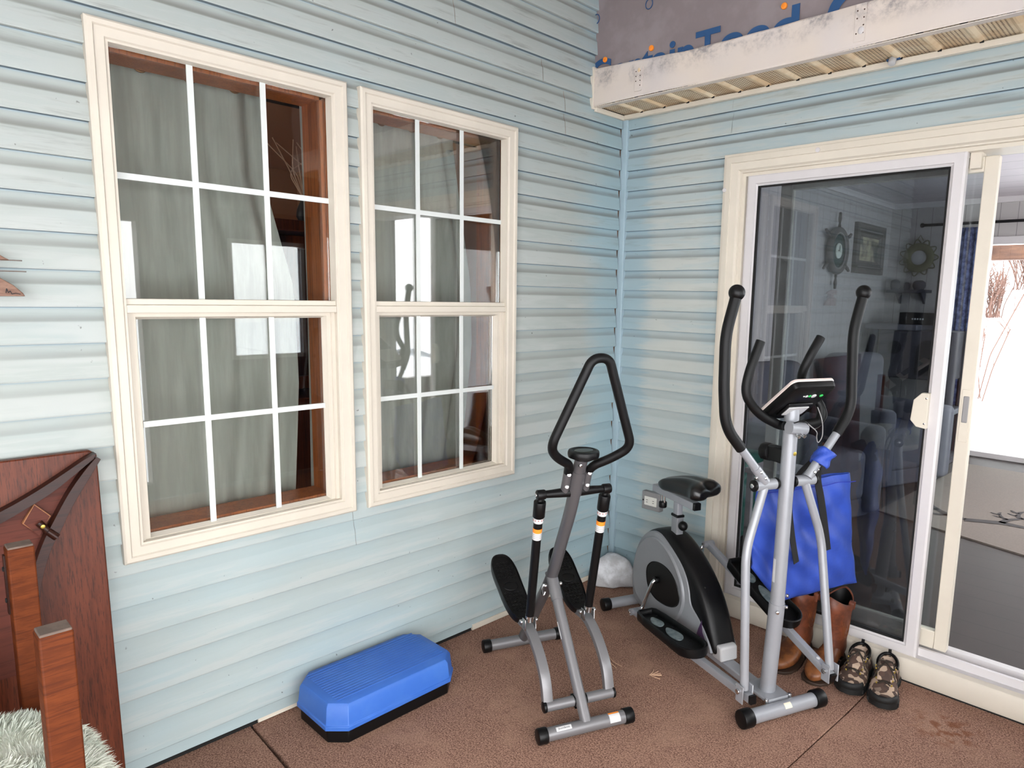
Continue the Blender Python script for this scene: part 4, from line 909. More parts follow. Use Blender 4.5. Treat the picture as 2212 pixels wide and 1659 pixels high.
# moving handles, links
for sg in (-1, 1):
    W_ = lambda w: sg*w
    ff = -.055
    pv = MB().cyl(EL(-.070, W_(.040), .886), EL(-.070, W_(.140), .886), .0200, 24).build('pivot_tube', M_silver, el)
    for a_, c_ in ((.034, .048), (.134, .146)): MB().capcyl(EL(-.070, W_(a_), .886), EL(-.070, W_(c_), .886), .0215, 24, .004).build('end_cap', M_black, pv)
    bolt(EL(-.070, W_(.146), .886), EL.u*sg, .009, .004, pv)
    if sg < 0: up_ = [(-.060, -.098, .900), (ff, -.221, 1.033)]; gp = [(ff, -.219, 1.030), (ff, -.292, 1.112), (ff, -.307, 1.25), (ff, -.312, 1.425), (ff, -.276, 1.560)]
    else: up_ = [(-.060, .098, .900), (ff, .220, 1.059)]; gp = [(ff, .218, 1.056), (ff, .281, 1.145), (ff, .272, 1.25), (ff, .259, 1.435), (ff, .295, 1.572)]
    lv = MB().tube(EL.pts(up_), .0150, 20).build('handle_lever', M_silver, el)
    MB().tube(EL.pts([up_[0], tuple(Vector(up_[0]).lerp(Vector(up_[1]), .42))]), .0172, 20).build('lever_sleeve', M_silver, lv)
    MB().tube(EL.pts(gp), 0.0190, 22, [0, .06, .03, .05, 0], seg=9, up=(1, 0, 0)).build('foam_grip', M_foam, lv)
    MB().ball(EL(*gp[-1])+Vector((0, 0, .004)), .0275, 24, 14).build('grip_ball', M_black, lv)
    for t in (.12, .30):
        p = Vector(up_[0]).lerp(Vector(up_[1]), t); bolt(EL(p.x+.010, p.y, p.z), EL.f+Vector((0, 0, .3)), .0065, .010, lv)
    p = Vector(up_[0]).lerp(Vector(up_[1]), .22); bolt(EL(p.x, p.y+sg*.012, p.z-.008), EL.u*sg-Vector((0, 0, .6)), .0065, .010, lv)
    B_ = (-.006, -.180, .150) if sg < 0 else (.040, .180, .176)
    K_ = (-.042, -.182, .659) if sg < 0 else (-.049, .176, .662)
    lk = MB().tube(EL.pts([(-.068, W_(.094), .880), K_, B_]), .0158, 20, .06, up=(1, 0, 0)).build('swing_link', M_silver, el)
    # pedal arm
    P0 = Vector((-.800, -.170, .092)) if sg < 0 else Vector((-.725, .170, .402)); P1 = Vector((.030, -.172, .128)) if sg < 0 else Vector((.062, .172, .155))
    ar = MB().tube([EL(*P0), EL(*P1)], .0155, 12, up=(0, 0, 1), r2=.0130, square=True).build('pedal_arm', M_silver, el, ang=50)
    d_ = (P1-P0).normalized()
    MB().tube([EL(*(P1-d_*.004)), EL(*(P1+d_*.006))], .0160, 12, up=(0, 0, 1), r2=.0135, square=True).build('end_plug', M_black, ar)
    MB().cyl(EL(P0.x, P0.y-.026, P0.z), EL(P0.x, P0.y+.026, P0.z), .016, 20).build('rear_bearing', M_silver, ar)
    bolt(EL(P0.x, P0.y-.026, P0.z), -EL.u, .009, .008, ar)
    for dw in (-.024, .019): MB().box(Vector((B_[0]-.018, B_[1]+dw, B_[2]-.045)), Vector((B_[0]+.022, B_[1]+dw+.005, B_[2]+.022)), xf=lambda v: EL(v.x, v.y, v.z)).build('link_bracket', M_silver, ar, bevel=.004)
    bolt(EL(B_[0]-.002, B_[1]-.024, B_[2]-.004), -EL.u, .010, .008, ar)
    p = P0.lerp(P1, .90); nn = Vector((-d_.z, 0, d_.x)); MB().capcyl(EL(*(p+nn*.0152)), EL(*(p+nn*.0165)), .007, 14, .0005).build('plug_button', M_sticker, ar)
    # crank
    ce = (P0.x, W_(.128), P0.z)
    MB().tube(EL.pts([(-.766, W_(.062), .246), (-.766, W_(.098), .246), ((-.766+P0.x)/2-.002, W_(.118), (.246+P0.z)/2), (ce[0], W_(.130), ce[2]+.012*(-1 if sg > 0 else 1)), (P0.x, W_(.152), P0.z)]), .0088, 14, [0, .02, .04, .02, 0]).build('crank', M_chrome, el)
    # foot tray pedal
    off = .030
    C0 = P0.lerp(P1, .13 if sg < 0 else .215); C1 = P0.lerp(P1, .645 if sg < 0 else .715)
    side = -1 if sg < 0 else 1
    Lp = (C1-C0).length; dd = (C1-C0).normalized(); n3 = Vector((-dd.z, 0, dd.x))
    def pp(a, b, h_, C0=C0, dd=dd, n3=n3): p = C0+dd*a+Vector((0, b+side*.012, 0))+n3*(h_+.0185); return EL(p.x, p.y, p.z)
    def outline(k):
        o_ = []; hw0, hw1 = .058-k, .066-k; e0, e1 = k, Lp-k
        # squared rear end, round toe end
        for t in range(13): a = math.radians(-90+15*t); o_.append((e1-.066+k*.0+ (.066-k*0)*math.cos(a) - k*math.cos(a)*0, hw1*math.sin(a)))
        o_ += [(e0+.09, hw0), (e0+.015, hw0*.86), (e0, hw0*.62), (e0, -hw0*.62), (e0+.015, -hw0*.86), (e0+.09, -hw0)]
        return o_
    ol = lambda k, h_: [pp(a, b, h_) for a, b in outline(k)]
    pdl = MB().loft([ol(.012, -.004), ol(.002, .0), ol(.0, .008), ol(.0, .036), ol(.003, .039), ol(.007, .039), ol(.010, .036), ol(.011, .016)]).build('foot_tray', M_black, el, ang=45)
    for (a, b, la, lb) in ((.10, 0, .048, .024), (.23, .004, .062, .027)):
        MB().loft([[pp(a+la*k_*math.cos(t*math.pi/14)*(1-.12*math.sin(2*t*math.pi/14)), b+lb*k_*math.sin(t*math.pi/14)*(1+.25*math.cos(t*math.pi/14)), h_) for t in range(28)] for k_, h_ in ((1, .014), (.97, .0185), (.9, .019))]).build('tread_pad', M_treadgel, pdl)
    mb = MB()
    for a in (.04, .17, .31):
        for b in (-.035, .035): mb.capcyl(pp(a, b, .015), pp(a, b, .0185), .006, 12, .001)
    mb.build('tray_stud', M_black, pdl)
# shroud (wheel housing)
sh_ = [(-.99, .045), (-1.015, .12), (-1.018, .22), (-.995, .31), (-.955, .385), (-.90, .440), (-.84, .470), (-.775, .482), (-.71, .474), (-.64, .448), (-.565, .405), (-.50, .355), (-.44, .295), (-.395, .225), (-.36, .15), (-.335, .08), (-.385, .070), (-.60, .060)]
def smooth_poly(P, it=2):
    for _ in range(it):
        Q = []
        for i in range(len(P)):
            a, b = P[i], P[(i+1) % len(P)]; Q += [(a[0]*.75+b[0]*.25, a[1]*.75+b[1]*.25), (a[0]*.25+b[0]*.75, a[1]*.25+b[1]*.75)]
        P = Q
    return P
sp2 = smooth_poly(sh_, 2); ccx, ccz = -.70, .22
def shr(k, w_):
    out = []
    n_ = len(sp2)
    for i in range(n_):
        a, b, c = sp2[i-1], sp2[i], sp2[(i+1) % n_]; t = Vector((c[0]-a[0], c[1]-a[1])).normalized(); nn_ = Vector((-t.y, t.x))
        if nn_.dot(Vector((ccx-b[0], ccz-b[1]))) < 0: nn_ = -nn_
        out.append(EL(b[0]+nn_.x*k, w_, b[1]+nn_.y*k))
    return out
body = MB().loft([shr(.030, -.062), shr(.010, -.056), shr(.002, -.044), shr(0, -.025), shr(0, .025), shr(.002, .044), shr(.010, .056), shr(.030, .062)]).build('shroud', M_black, el, ang=60)
side_ = [(-.985, .050), (-1.008, .12), (-1.010, .22), (-.985, .31), (-.945, .385), (-.89, .435), (-.84, .460), (-.785, .466), (-.73, .452), (-.67, .425), (-.60, .385), (-.555, .340), (-.53, .29), (-.520, .245), (-.505, .222), (-.455, .195), (-.40, .155), (-.362, .105), (-.350, .075), (-.50, .055), (-.75, .045)]
disc_ = [(-.985, .12), (-.995, .20), (-.982, .28), (-.945, .36), (-.88, .42), (-.80, .445), (-.72, .43), (-.64, .385), (-.575, .315), (-.55, .24), (-.565, .17), (-.61, .105), (-.69, .065), (-.80, .052), (-.90, .066)]
for sg in (-1, 1):
    pp_ = smooth_poly(side_, 2); dp = smooth_poly(disc_, 2)
    sc2 = MB().loft([[EL(a, sg*w_, b) for a, b in ([(ccx+(x-ccx)*k, ccz+(z-ccz)*k) for x, z in pp_])] for k, w_ in ((1.0, .052), (1.0, .063), (.992, .067), (.97, .0685))]).build('side_cover', M_body, el, ang=30)
    dc_ = MB().loft([[EL(a, sg*w_, b) for a, b in ([(-.77+(x+.77)*k, .245+(z-.245)*k) for x, z in dp])] for k, w_ in ((1.0, .067), (.985, .075), (.96, .0785), (.93, .0765))]).build('raised_disc', M_body, sc2, ang=30)
    wl = smooth_poly([(-.868, .262), (-.835, .308), (-.775, .332), (-.700, .335), (-.640, .315), (-.600, .275), (-.580, .230), (-.598, .188), (-.65, .160), (-.72, .148), (-.795, .150), (-.850, .185)], 2)
    MB().loft([[EL(a, sg*w_, b) for a, b in ([(-.72+(x+.72)*k, .24+(z-.24)*k) for x, z in wl])] for k, w_ in ((1.02, .076), (1.0, .0795), (.97, .0770))]).build('crank_well', M_black, sc2, ang=30)
    MB().capcyl(EL(-.766, sg*.075, .246), EL(-.766, sg*.094, .246), .017, 20, .004).build('crank_hub', M_black, sc2)
star = [(-.445, .155), (-.425, .20), (-.415, .15), (-.385, .115), (-.425, .128), (-.46, .11)]
MB().prism(star, -.0700, -.0690, lambda a, b, h: EL(a, h, b)).build('star_decal', mat('plum_decal', (64, 44, 76), .5), el)
MB().prism([(-.38, .058), (-.316, .058), (-.322, .118), (-.345, .124), (-.37, .11)], -.043, .043, lambda a, b, h: EL(a, h, b)).build('front_foot_cover', M_ltgrey, el, bevel=.008, seg=3)
for z, f_ in ((.33, -.493), (.46, -.86)): bolt(EL(f_+.04, -.040, z), EL.f-EL.u*.5+Vector((0, 0, .6)), .004, .004, el, M_dark)
# seat
se = MB().tube(EL.pts([(-.738, 0, .455), (-.738, 0, .560)]), .0240, 20, up=EL.f, r2=.0180, square=True).build('seat_sleeve', M_body, el, ang=50)
MB().tube(EL.pts([(-.738, 0, .54), (-.738, 0, .640)]), .0185, 20, up=EL.f, r2=.0140, square=True).build('seat_post', M_silver, el, ang=50)
MB().box(Vector((-.764, -.020, .552)), Vector((-.712, .020, .564)), xf=lambda v: EL(v.x, v.y, v.z)).build('collar', M_black, se, bevel=.002)
MB().ball(EL(-.692, .0, .520), .022, 20, 12).build('adjusting_knob', M_black, se); MB().cyl(EL(-.72, 0, .522), EL(-.70, 0, .520), .008, 14).build('knob_stem', M_chrome, se)
rl = MB().box(Vector((-.935, -.019, .622)), Vector((-.600, .019, .656)), xf=lambda v: EL(v.x, v.y, v.z)).build('slide_rail', M_silver, el, bevel=.003)
MB().box(Vector((-.604, -.018, .6225)), Vector((-.588, .018, .6555)), xf=lambda v: EL(v.x, v.y, v.z)).build('rail_plug', M_black, rl, bevel=.003)
MB().capcyl(EL(-.835, -.02, .598), EL(-.835, -.02, .568), .019, 10, .005).build('rail_knob', M_black, rl)
mb = MB(); mb.cyl(EL(-.845, -.02, .625), EL(-.845, -.02, .59), .005, 10); mb.cyl(EL(-.822, -.02, .625), EL(-.822, -.02, .59), .005, 10); mb.build('rail_bolt', M_chrome, rl)
ya = math.radians(24); scx = Vector((-.675, -.005, .705))
def sdl(a, b, h_):  # a along saddle (nose negative), b sideways
    p = scx+Vector((a*math.cos(ya)-b*math.sin(ya), a*math.sin(ya)+b*math.cos(ya), h_)); return EL(p.x, p.y, p.z)
rings = []
for i in range(17):
    t = i/16; a = -.150+.285*t; hw = .026+.082*(t**1.25) if t < .8 else .108-.02*((t-.8)/.2)
    if t < .12: hw *= (t/.12)**.5+.05
    cleft = max(0, (t-.70)/.30)**1.5*.040
    rg_ = []; n = 28
    for k in range(n):
        th = 2*math.pi*k/n; b = hw*math.cos(th); sz_ = math.sin(th)
        top_ = .022+.036*math.sin(min(1, t/.62)*math.pi/2)-.010*max(0, t-.62)/.38
        z = (top_*max(0, sz_)**.6 if sz_ > 0 else .034*sz_*(abs(sz_)**-.3 if sz_ < -.01 else 1))
        e = 1-abs(b)/max(hw, .001); dip = (.012*math.exp(-(b/.022)**2) if sz_ > 0 else 0)
        aa = a-cleft*math.exp(-(b/.030)**2)
        if t > .9: z *= (1-(t-.9)*4)
        if t < .1: z *= .45+5.5*t
        rg_.append(sdl(aa, b, z-dip))
    rings.append(rg_)
MB().loft(rings).build('saddle', mat('black_vinyl', (7, 7, 8), .32, bmp=.1, bscale=500, coat=.2), el, sub=1, ang=60)
# ------------------------------------------------------------------ blue tote bag
bg_ = thing('tote_bag', 'royal blue nylon bag with black straps hung on the elliptical lever', 'bag', EL(-.18, .2, .6))
outl = [(-.030, .845), (.02, .850), (.20, .853), (.40, .853), (.455, .850), (.475, .72), (.505, .56), (.545, .368), (.44, .362), (.33, .358), (.20, .376), (.085, .402), (.03, .46), (-.02, .54), (-.062, .60), (-.055, .70), (-.040, .79)]
nx, nz = 44, 36
def bpt(s, t):  # s 0..1 across, t 0..1 up
    zt, zb = .850+.004*math.sin(s*9), None
    L = lambda t: -.040+.0*t-.028*math.exp(-((t-.45)/.2)**2); Rr = lambda t: .548-.092*t**.8
    zb = .365+(.16*max(0, (.30-s)/.30)**1.4); wL, wR = L(t), Rr(t)
    return wL+(wR-wL)*s, zb+(zt-zb)*t
def bagside(sg):
    vs = []
    for j in range(nz+1):
        for i in range(nx+1):
            s, t = i/nx, j/nz; w_, z = bpt(s, t)
            e = math.sin(math.pi*min(1, max(0, s)))**.5*math.sin(math.pi*min(1, t*.93))**.5 if 0 < t else 0
            wr = .006*math.sin(s*13+t*9)+.005*math.sin(s*5-t*17)+.004*math.sin((s+t)*27)+.007*math.sin(s*7)*math.cos(t*11)
            d = sg*(.030*e+.004)+wr*(.3+e)*1.25
            vs.append(EL(-.185-.03*(s-.5)+d, w_, z))
    return vs
vs = bagside(1)+bagside(-1); q = (nx+1)*(nz+1); fs = []
for o_ in (0, q):
    for j in range(nz):
        for i in range(nx): a = o_+j*(nx+1)+i; fs.append((a, a+1, a+nx+2, a+nx+1))
for i in range(nx): fs.append((i, i+1, q+i+1, q+i))
for j in range(nz): fs += [(j*(nx+1), (j+1)*(nx+1), q+(j+1)*(nx+1), q+j*(nx+1)), (j*(nx+1)+nx, (j+1)*(nx+1)+nx, q+(j+1)*(nx+1)+nx, q+j*(nx+1)+nx)]
MB().add(vs, fs).build('pouch', M_bag, bg_, ang=70)
mb = MB(); mb.add([EL(-.1485-.03*(i/20-.5)+.002*math.sin(i), bpt(i/20, 1)[0], .826+.003*math.sin(i*.9)) for i in range(21)]+[EL(-.1485-.03*(i/20-.5)+.002*math.sin(i), bpt(i/20, 1)[0], .829+.003*math.sin(i*.9)) for i in range(21)], [(i, i+1, 22+i, 21+i) for i in range(20)])
mb.build('hem_stitch', mat('dark_blue_thread', (24, 40, 150), .8), bg_)
hook = [(-.075, .150, .975), (-.045, .158, .990), (-.018, .165, .975)]
for pts in ([(-.092, .188, .962), (-.114, .200, .90), (-.125, .215, .85), (-.126, .235, .80), (-.118, .255, .70), (-.112, .280, .575)], [(-.096, .150, .948), (-.118, .110, .90), (-.126, .085, .84), (-.128, .085, .76), (-.118, .100, .65), (-.112, .125, .545)]):
    MB().tube(EL.pts(pts), .0155, 8, .05, r2=.0012, up=EL.u, square=True).build('strap', M_strap, bg_, ang=50)
mb = MB(); vs = []; P_a, P_b = Vector((-.060, .098, .900)), Vector((-.055, .220, 1.059)); ax = (P_b-P_a).normalized(); s1 = Vector((1, 0, 0)); s2 = ax.cross(s1).normalized(); s2 = s2 if s2.z > 0 else -s2
for i in range(9):
    c_ = P_a.lerp(P_b, .30+.32*i/8)
    for k in range(13):
        a = math.radians(-40+k*21.5); r_ = .0235+.004*math.sin(k*1.3+i)+.014*(abs(k-6)/6)**2; p = c_+s1*(r_*math.cos(a))+s2*(r_*math.sin(a)); vs.append(EL(p.x, p.y, p.z))
mb.add(vs, [(i*13+k, i*13+k+1, (i+1)*13+k+1, (i+1)*13+k) for i in range(8) for k in range(12)]); mb.build('handle_wrap', M_bag, bg_, solid=.004, ang=70)
# ------------------------------------------------------------------ boots
def boot(toe, yaw, label):
    """toe = floor point under the toe tip; yaw = direction toe points"""
    t = thing('cowboy_boot', label, 'boot', (toe[0], toe[1], 0), 'pair of brown cowboy boots')
    dx, dy = math.cos(yaw), math.sin(yaw)
    def m_(a, b, z): return Vector((toe[0]-dx*a+dy*b*-1, toe[1]-dy*a+dx*b, z))  # a back from toe, b sideways
    # foot
    secs = [(.0, .012, .012, .036), (.012, .030, .012, .050), (.04, .050, .012, .062), (.08, .056, .012, .072), (.12, .052, .014, .090), (.16, .041, .018, .105), (.20, .037, .024, .13), (.24, .036, .030, .15), (.272, .034, .034, .14), (.288, .022, .038, .11)]
    rings = []
    for a, hw, z0_, z1_ in secs:
        rings.append([m_(a, hw*(abs(math.cos(th))**.8)*(1 if math.cos(th) > 0 else -1), z0_+(z1_-z0_)*(.5+.5*(abs(math.sin(th))**.8)*(1 if math.sin(th) > 0 else -1))) for th in [2*math.pi*k/24 for k in range(24)]])
    MB().loft(rings).build('vamp', M_bootv, t, sub=1, ang=60)
    shs = [(.215, .036, .062, .055), (.218, .039, .064, .10), (.222, .043, .060, .15), (.222, .048, .066, .20), (.218, .053, .074, .26), (.214, .056, .080, .31)]
    rings = []
    for a, hw, hl, z in shs:
        rings.append([m_(a+hl*math.cos(th), hw*math.sin(th), z+(.022*abs(math.cos(th))**2-.016*abs(math.sin(th)) if z > .3 else 0)+(-.03*math.cos(th) if z < .08 else 0)) for th in [2*math.pi*k/28 for k in range(28)]])
    sf = MB().loft(rings, caps=False).build('shaft', M_boot, t, solid=.004, ang=60)
    rings = [[m_(.219+hl*math.cos(th), hw*math.sin(th), z+(.020*abs(math.cos(th))**2-.016*abs(math.sin(th)) if z > .3 else 0)) for th in [2*math.pi*k/28 for k in range(28)]] for hw, hl, z in ((.030, .045, .16), (.040, .056, .21), (.0515, .072, .306))]
    MB().loft(rings, caps=False).add([m_(.219+.045*math.cos(2*math.pi*k/28), .030*math.sin(2*math.pi*k/28), .16) for k in range(28)], [tuple(range(28))]).build('lining', M_black, t)
    for sg in (-1, 1):
        for q in range(3):
            L = [m_(.215+(.046-.012*q)*math.cos(th)*(.8+.2*math.sin(3*th)), sg*((.043+.056*(.065+(.07-.018*q)*math.sin(th)))*math.sqrt(max(.3, 1-(((.046-.012*q)*math.cos(th)*(.8+.2*math.sin(3*th))-.006)/.068)**2))+.0035), .215+(.07-.018*q)*math.sin(th)) for th in [2*math.pi*k/24 for k in range(25)]]
            MB().tube(L, .0013, 5).build('stitching', M_bootv, t)
        MB().tube([m_(.205, sg*.056, .27), m_(.205, sg*.061, .308), m_(.23, sg*.060, .308), m_(.23, sg*.056, .27)], .010, 6, .012, r2=.001, square=True).build('pull_strap', M_boot, t)
    so_ = [(-.005, .0)]; P = []
    for a, hw in ((-.006, .014), (.006, .038), (.035, .056), (.08, .062), (.13, .057), (.18, .044), (.20, .042)): P.append((a, hw))
    poly = [(a, b) for a, b in P]+[(a, -b) for a, b in reversed(P)]
    MB().prism(poly, 0., .012, lambda a, b, h: m_(a, b, h)).build('sole', M_sole, t, bevel=.003)
    mb = MB(); mb.loft([[m_(a, b, z+(.0 if z == 0 else max(0, a-.2)*.0)) for a, b in ((.215-i, -.036+i), (.215-i, .036-i), (.262, .037-i), (.290-i, .020), (.290-i, -.020), (.262, -.037+i))] for i, z in ((.003, 0), (0, .036))]); mb.build('heel', M_sole, t, bevel=.002)
    MB().prism([(.18, .040), (.215, .034), (.215, -.034), (.18, -.040)], .010, .03, lambda a, b, h: m_(a, b, h)).build('shank', M_sole, t, bevel=.003)
    return t
boot((1.172, -.348), math.radians(-92.5), 'brown cowboy boot on the left, mostly behind the elliptical pedal')
boot((1.316, -.330), math.radians(-91.5), 'brown cowboy boot on the right, next to the camouflage shoes')
# ------------------------------------------------------------------ hiking shoes
def shoe(toe, yaw, label, mir):
    t = thing('hiking_shoe', label, 'shoe', (toe[0], toe[1], 0), 'pair of camouflage hiking shoes')
    dx, dy = math.cos(yaw), math.sin(yaw)
    def m_(a, b, z): b *= mir; return Vector((toe[0]-dx*a-dy*b, toe[1]-dy*a+dx*b, z))
    cen = lambda a: .006*math.sin(a*14)
    def hwid(a): return .055*min(1, (max(a, 0)/.045+.08))**.45*(1-.30*math.exp(-((a-.17)/.05)**2)*.6)*(1 if a < .22 else max(.1, 1-((a-.22)/.055)**2*.55))
    # sole
    A_ = [i*.275/22 for i in range(23)]
    rings = []
    for z, k in ((0.0, .94), (.006, .99), (.022, 1.04), (.034, 1.03), (.038, .98)):
        up_ = [m_(a if 0 < i < 22 else (a-.003*(1 if i == 0 else -1)), cen(a)+hwid(a)*k, z+(.012*max(0, 1-a/.05) if z < .03 else .006*max(0, 1-a/.05))) for i, a in enumerate(A_)]
        dn_ = [m_(a, cen(a)-hwid(a)*k, z+(.012*max(0, 1-a/.05) if z < .03 else .006*max(0, 1-a/.05))) for a in reversed(A_)]
        rings.append(up_+dn_)
    mb = MB().loft(rings)
    for i in range(3, 22, 2):
        a = A_[i]
        for s_ in (-1, 1): mb.box(Vector((a-.005, cen(a)+s_*hwid(a)*1.0-.003, .014)), Vector((a+.005, cen(a)+s_*hwid(a)*1.03+.0015, .029)), xf=lambda v: m_(v.x, v.y, v.z))
    mb.build('sole', M_rub, t, ang=50)
    # upper
    def topz_(a): return .056+.034*min(1, max(0, (a-.04)/.09))+.010*min(1, max(0, (a-.19)/.06))
    rings = []
    for i, a in enumerate(A_[1:-1]):
        hw = hwid(a)*.96; z1_ = topz_(a); op = a > .135; rg_ = []
        wtop = .040 if not op else .030
        for k in range(15):
            th = math.pi*k/14
            if not op: b = hw*math.cos(th); z = .034+(z1_-.034)*math.sin(th)**.75
            else: b = hw*(1 if k < 7 else -1)*(1-.30*(1-abs(k-7)/7)**1.0); z = .034+(z1_-.034)*(1-abs(k-7)/7)
            if op and k == 7: b = 0; z = .050
            if op and k in (6, 8): b = (1 if k == 6 else -1)*hw*.52; z = z1_-.004
            rg_.append(m_(a, cen(a)+b, z))
        rings.append(rg_)
    u_ = MB().loft(rings, caps=False, close=False); u_.add(rings[0], [tuple(range(15))]); u_.add(rings[-1], [tuple(range(15))])
    up_ = u_.build('upper', M_camo, t, ang=70)
    # heel wall and collar
    pts = []
    for k in range(19):
        th = math.radians(-110+k*220/18); a = .205+.058*math.cos(th); b = .036*math.sin(th)
        pts.append(m_(a, cen(.22)+b, .096+.016*max(0, math.cos(th))-.012*max(0, -math.cos(th))))
    mb = MB(); n = len(pts); lowp = []
    for k in range(19):
        th = math.radians(-110+k*220/18); lowp.append(m_(.205+.064*math.cos(th), cen(.22)+.043*math.sin(th), .036))
    mb.add(lowp+pts, [(k, k+1, n+k+1, n+k) for k in range(n-1)]); mb.build('heel_counter', M_camo, t, solid=.004, ang=60)
    MB().tube(pts, .0068, 10).build('collar', M_black, t)
    mb = MB(); mb.add([m_(.205+.050*math.cos(2*math.pi*k/20), cen(.2)+.030*math.sin(2*math.pi*k/20), .060) for k in range(20)]+[m_(.205+.056*math.cos(2*math.pi*k/20), cen(.2)+.034*math.sin(2*math.pi*k/20), .100) for k in range(20)], [tuple(range(20))]+[(k, (k+1) % 20, 20+(k+1) % 20, 20+k) for k in range(20)])
    mb.build('lining', M_tanfab, t)
    MB().tube([m_(.262, cen(.26), .100), m_(.268, cen(.26), .130), m_(.274, cen(.26), .100)], .006, 6, .004, r2=.0015, square=True).build('pull_tab', M_black, t)
    # tongue
    rg2 = []
    for a, z in ((.085, .084), (.12, .101), (.150, .116), (.168, .127)):
        rg2.append([m_(a, cen(a)+b, z-abs(b)**2*6) for b in (-.026, -.015, 0, .015, .026)])
    vs = [p for g_ in rg2 for p in g_]; MB().add(vs, [(j*5+i, j*5+i+1, j*5+i+6, j*5+i+5) for j in range(3) for i in range(4)]).build('tongue', M_camo, t, solid=.008, ang=60)
    MB().ball(m_(.172, cen(.17), .116), .010, 14, 8, (1, 1, .5)).build('round_badge', mat('coral_badge', (226, 140, 112), .6), t)
    # toe guard
    rings = []
    for k_, z in ((1.03, .034), (1.0, .050), (.90, .058)):
        L = []
        for i in range(13):
            th = math.radians(-80+i*160/12); L.append(m_(.050-.052*k_*math.cos(th), cen(.05)+.0515*k_*math.sin(th), z))
        rings.append(L)
    MB().loft(rings, caps=False, close=False).build('toe_guard', M_rub, t, solid=.004, ang=70)
    # laces and eyelets
    for i in range(5):
        a = .078+i*.018; z = topz_(a)+.006+.006*i*.6; hw = .022+.002*i
        s_ = 1 if i % 2 else -1
        MB().tube([m_(a, cen(a)-s_*hw, z-.008), m_(a+.004, cen(a), z+.006), m_(a+.016, cen(a)+s_*hw, z-.005)], .0026, 8, .015).build('lace', M_lace, t)
        MB().tube([m_(a, cen(a)+s_*hw, z-.008), m_(a+.006, cen(a), z+.008), m_(a+.014, cen(a)-s_*hw, z-.005)], .0026, 8, .015).build('lace', M_lace, t)
        for q in (-1, 1): MB().capcyl(m_(a, cen(a)+q*(hw+.004), z-.009), m_(a, cen(a)+q*(hw+.006), z-.002), .003, 8, .001).build('eyelet', M_brass, t)
    for q in (-1, 1):
        MB().tube([m_(.155, cen(.15), .128), m_(.15, cen(.15)+q*.024, .134), m_(.125, cen(.15)+q*.034, .108), m_(.14, cen(.15)+q*.012, .118), m_(.155, cen(.15), .128)], .0026, 8, .014).build('lace_bow', M_lace, t)
        MB().tube([m_(.15, cen(.15), .126), m_(.13, cen(.15)+q*.02, .112), m_(.10, cen(.15)+q*.040, .080)], .0024, 8, .02).build('lace_end', M_lace, t)
    return t
shoe((1.452, -.315), math.radians(-83), 'camouflage hiking shoe on the left, beside the brown boot', 1)
shoe((1.594, -.318), math.radians(-75), 'camouflage hiking shoe on the right, nearest the open doorway', -1)
# ------------------------------------------------------------------ snow lump
mb = MB(); n, m2 = 40, 16; rings = []
for j in range(m2+1):
    t = j/m2; rings.append([])
    for k in range(n):
        a = 2*math.pi*k/n; r_ = (.112+.018*math.sin(a*3+1)+.012*math.sin(a*5))*(1-t**2.3)**.5*(1+(.05*math.sin(a*7+j*.8)+.05*math.sin(a*2+j*.5))*(1-t)); 
        rings[-1].append(Vector((.115+r_*math.cos(a)*.95, -.115+r_*math.sin(a), t*.165+.012*math.sin(a*2+1)*t*(1-t)*3)))
mb.loft(rings); tag(mb.build('snow_pile', M_snowd, origin=(.115, -.115, 0), sub=1, ang=80), 'dirty white lump of snow melting in the inside corner', 'snow')
# dry grass blades on the carpet
for (x, y, s_, l) in ((.60, -.745, .10, 'thin pale dry grass straw behind the stepper leg'), (.815, -.745, .05, 'small tangle of pale dry grass between the two machines')):
    t = thing('dry_grass', l, 'straw', (x, y, 0)); mb = MB()
    for k in range(2 if s_ > .09 else 9):
        a = R.uniform(-.5, .5)+(-.9 if s_ > .09 else R.uniform(0, 3)); mb.tube([(x, y, .003), (x+s_*.5*math.cos(a), y+s_*.5*math.sin(a), .006), (x+s_*math.cos(a+.3), y+s_*math.sin(a+.3), .003)], .0014, 5, .02)
    mb.build('blades', M_straw, t)
# ------------------------------------------------------------------ tabletop leaning on the wall
tb = thing('tabletop', 'dark cherry wood tabletop leaning on the wall, underside out', 'table top', (.09, -2.75, .0))
def tx(z, d=0.): return .028+(1.08-z)*.06+d
def tp(y, z, d): return Vector((tx(z, d), y, z))
mb = MB(); mb.prism([(-3.50, .004), (-3.50, 1.080), (-2.462, 1.080), (-2.446, 1.066), (-2.449, .03), (-2.455, .004)], .0, .026, lambda a, b, h: tp(a, b, h)); mb.build('panel', M_cherry, tb, bevel=.004)
arc1 = [(-2.455, 1.070), (-2.500, 1.044), (-2.555, 1.010), (-2.615, .972), (-2.680, .936), (-2.80, .885), (-2.95, .85), (-3.10, .84)]
arc2 = [(-2.452, 1.060), (-2.482, 1.020), (-2.525, .962), (-2.560, .896), (-2.590, .840), (-2.610, .780), (-2.625, .70), (-2.635, .60), (-2.635, .50)]
up1 = [(-2.455, 1.076), (-2.477, 1.068), (-2.538, 1.030), (-2.599, .994), (-2.675, .956), (-2.80, .910), (-2.95, .88), (-3.10, .87)]
lo1 = [(-2.462, 1.062), (-2.478, 1.050), (-2.511, 1.024), (-2.565, .984), (-2.620, .955), (-2.677, .926), (-2.80, .878), (-2.95, .85), (-3.10, .84)]
def chaik(P, it=3):
    for _ in range(it):
        Q = [P[0]]
        for a, b in zip(P, P[1:]): Q += [(a[0]*.75+b[0]*.25, a[1]*.75+b[1]*.25), (a[0]*.25+b[0]*.75, a[1]*.25+b[1]*.75)]
        P = Q+[P[-1]]
    return P
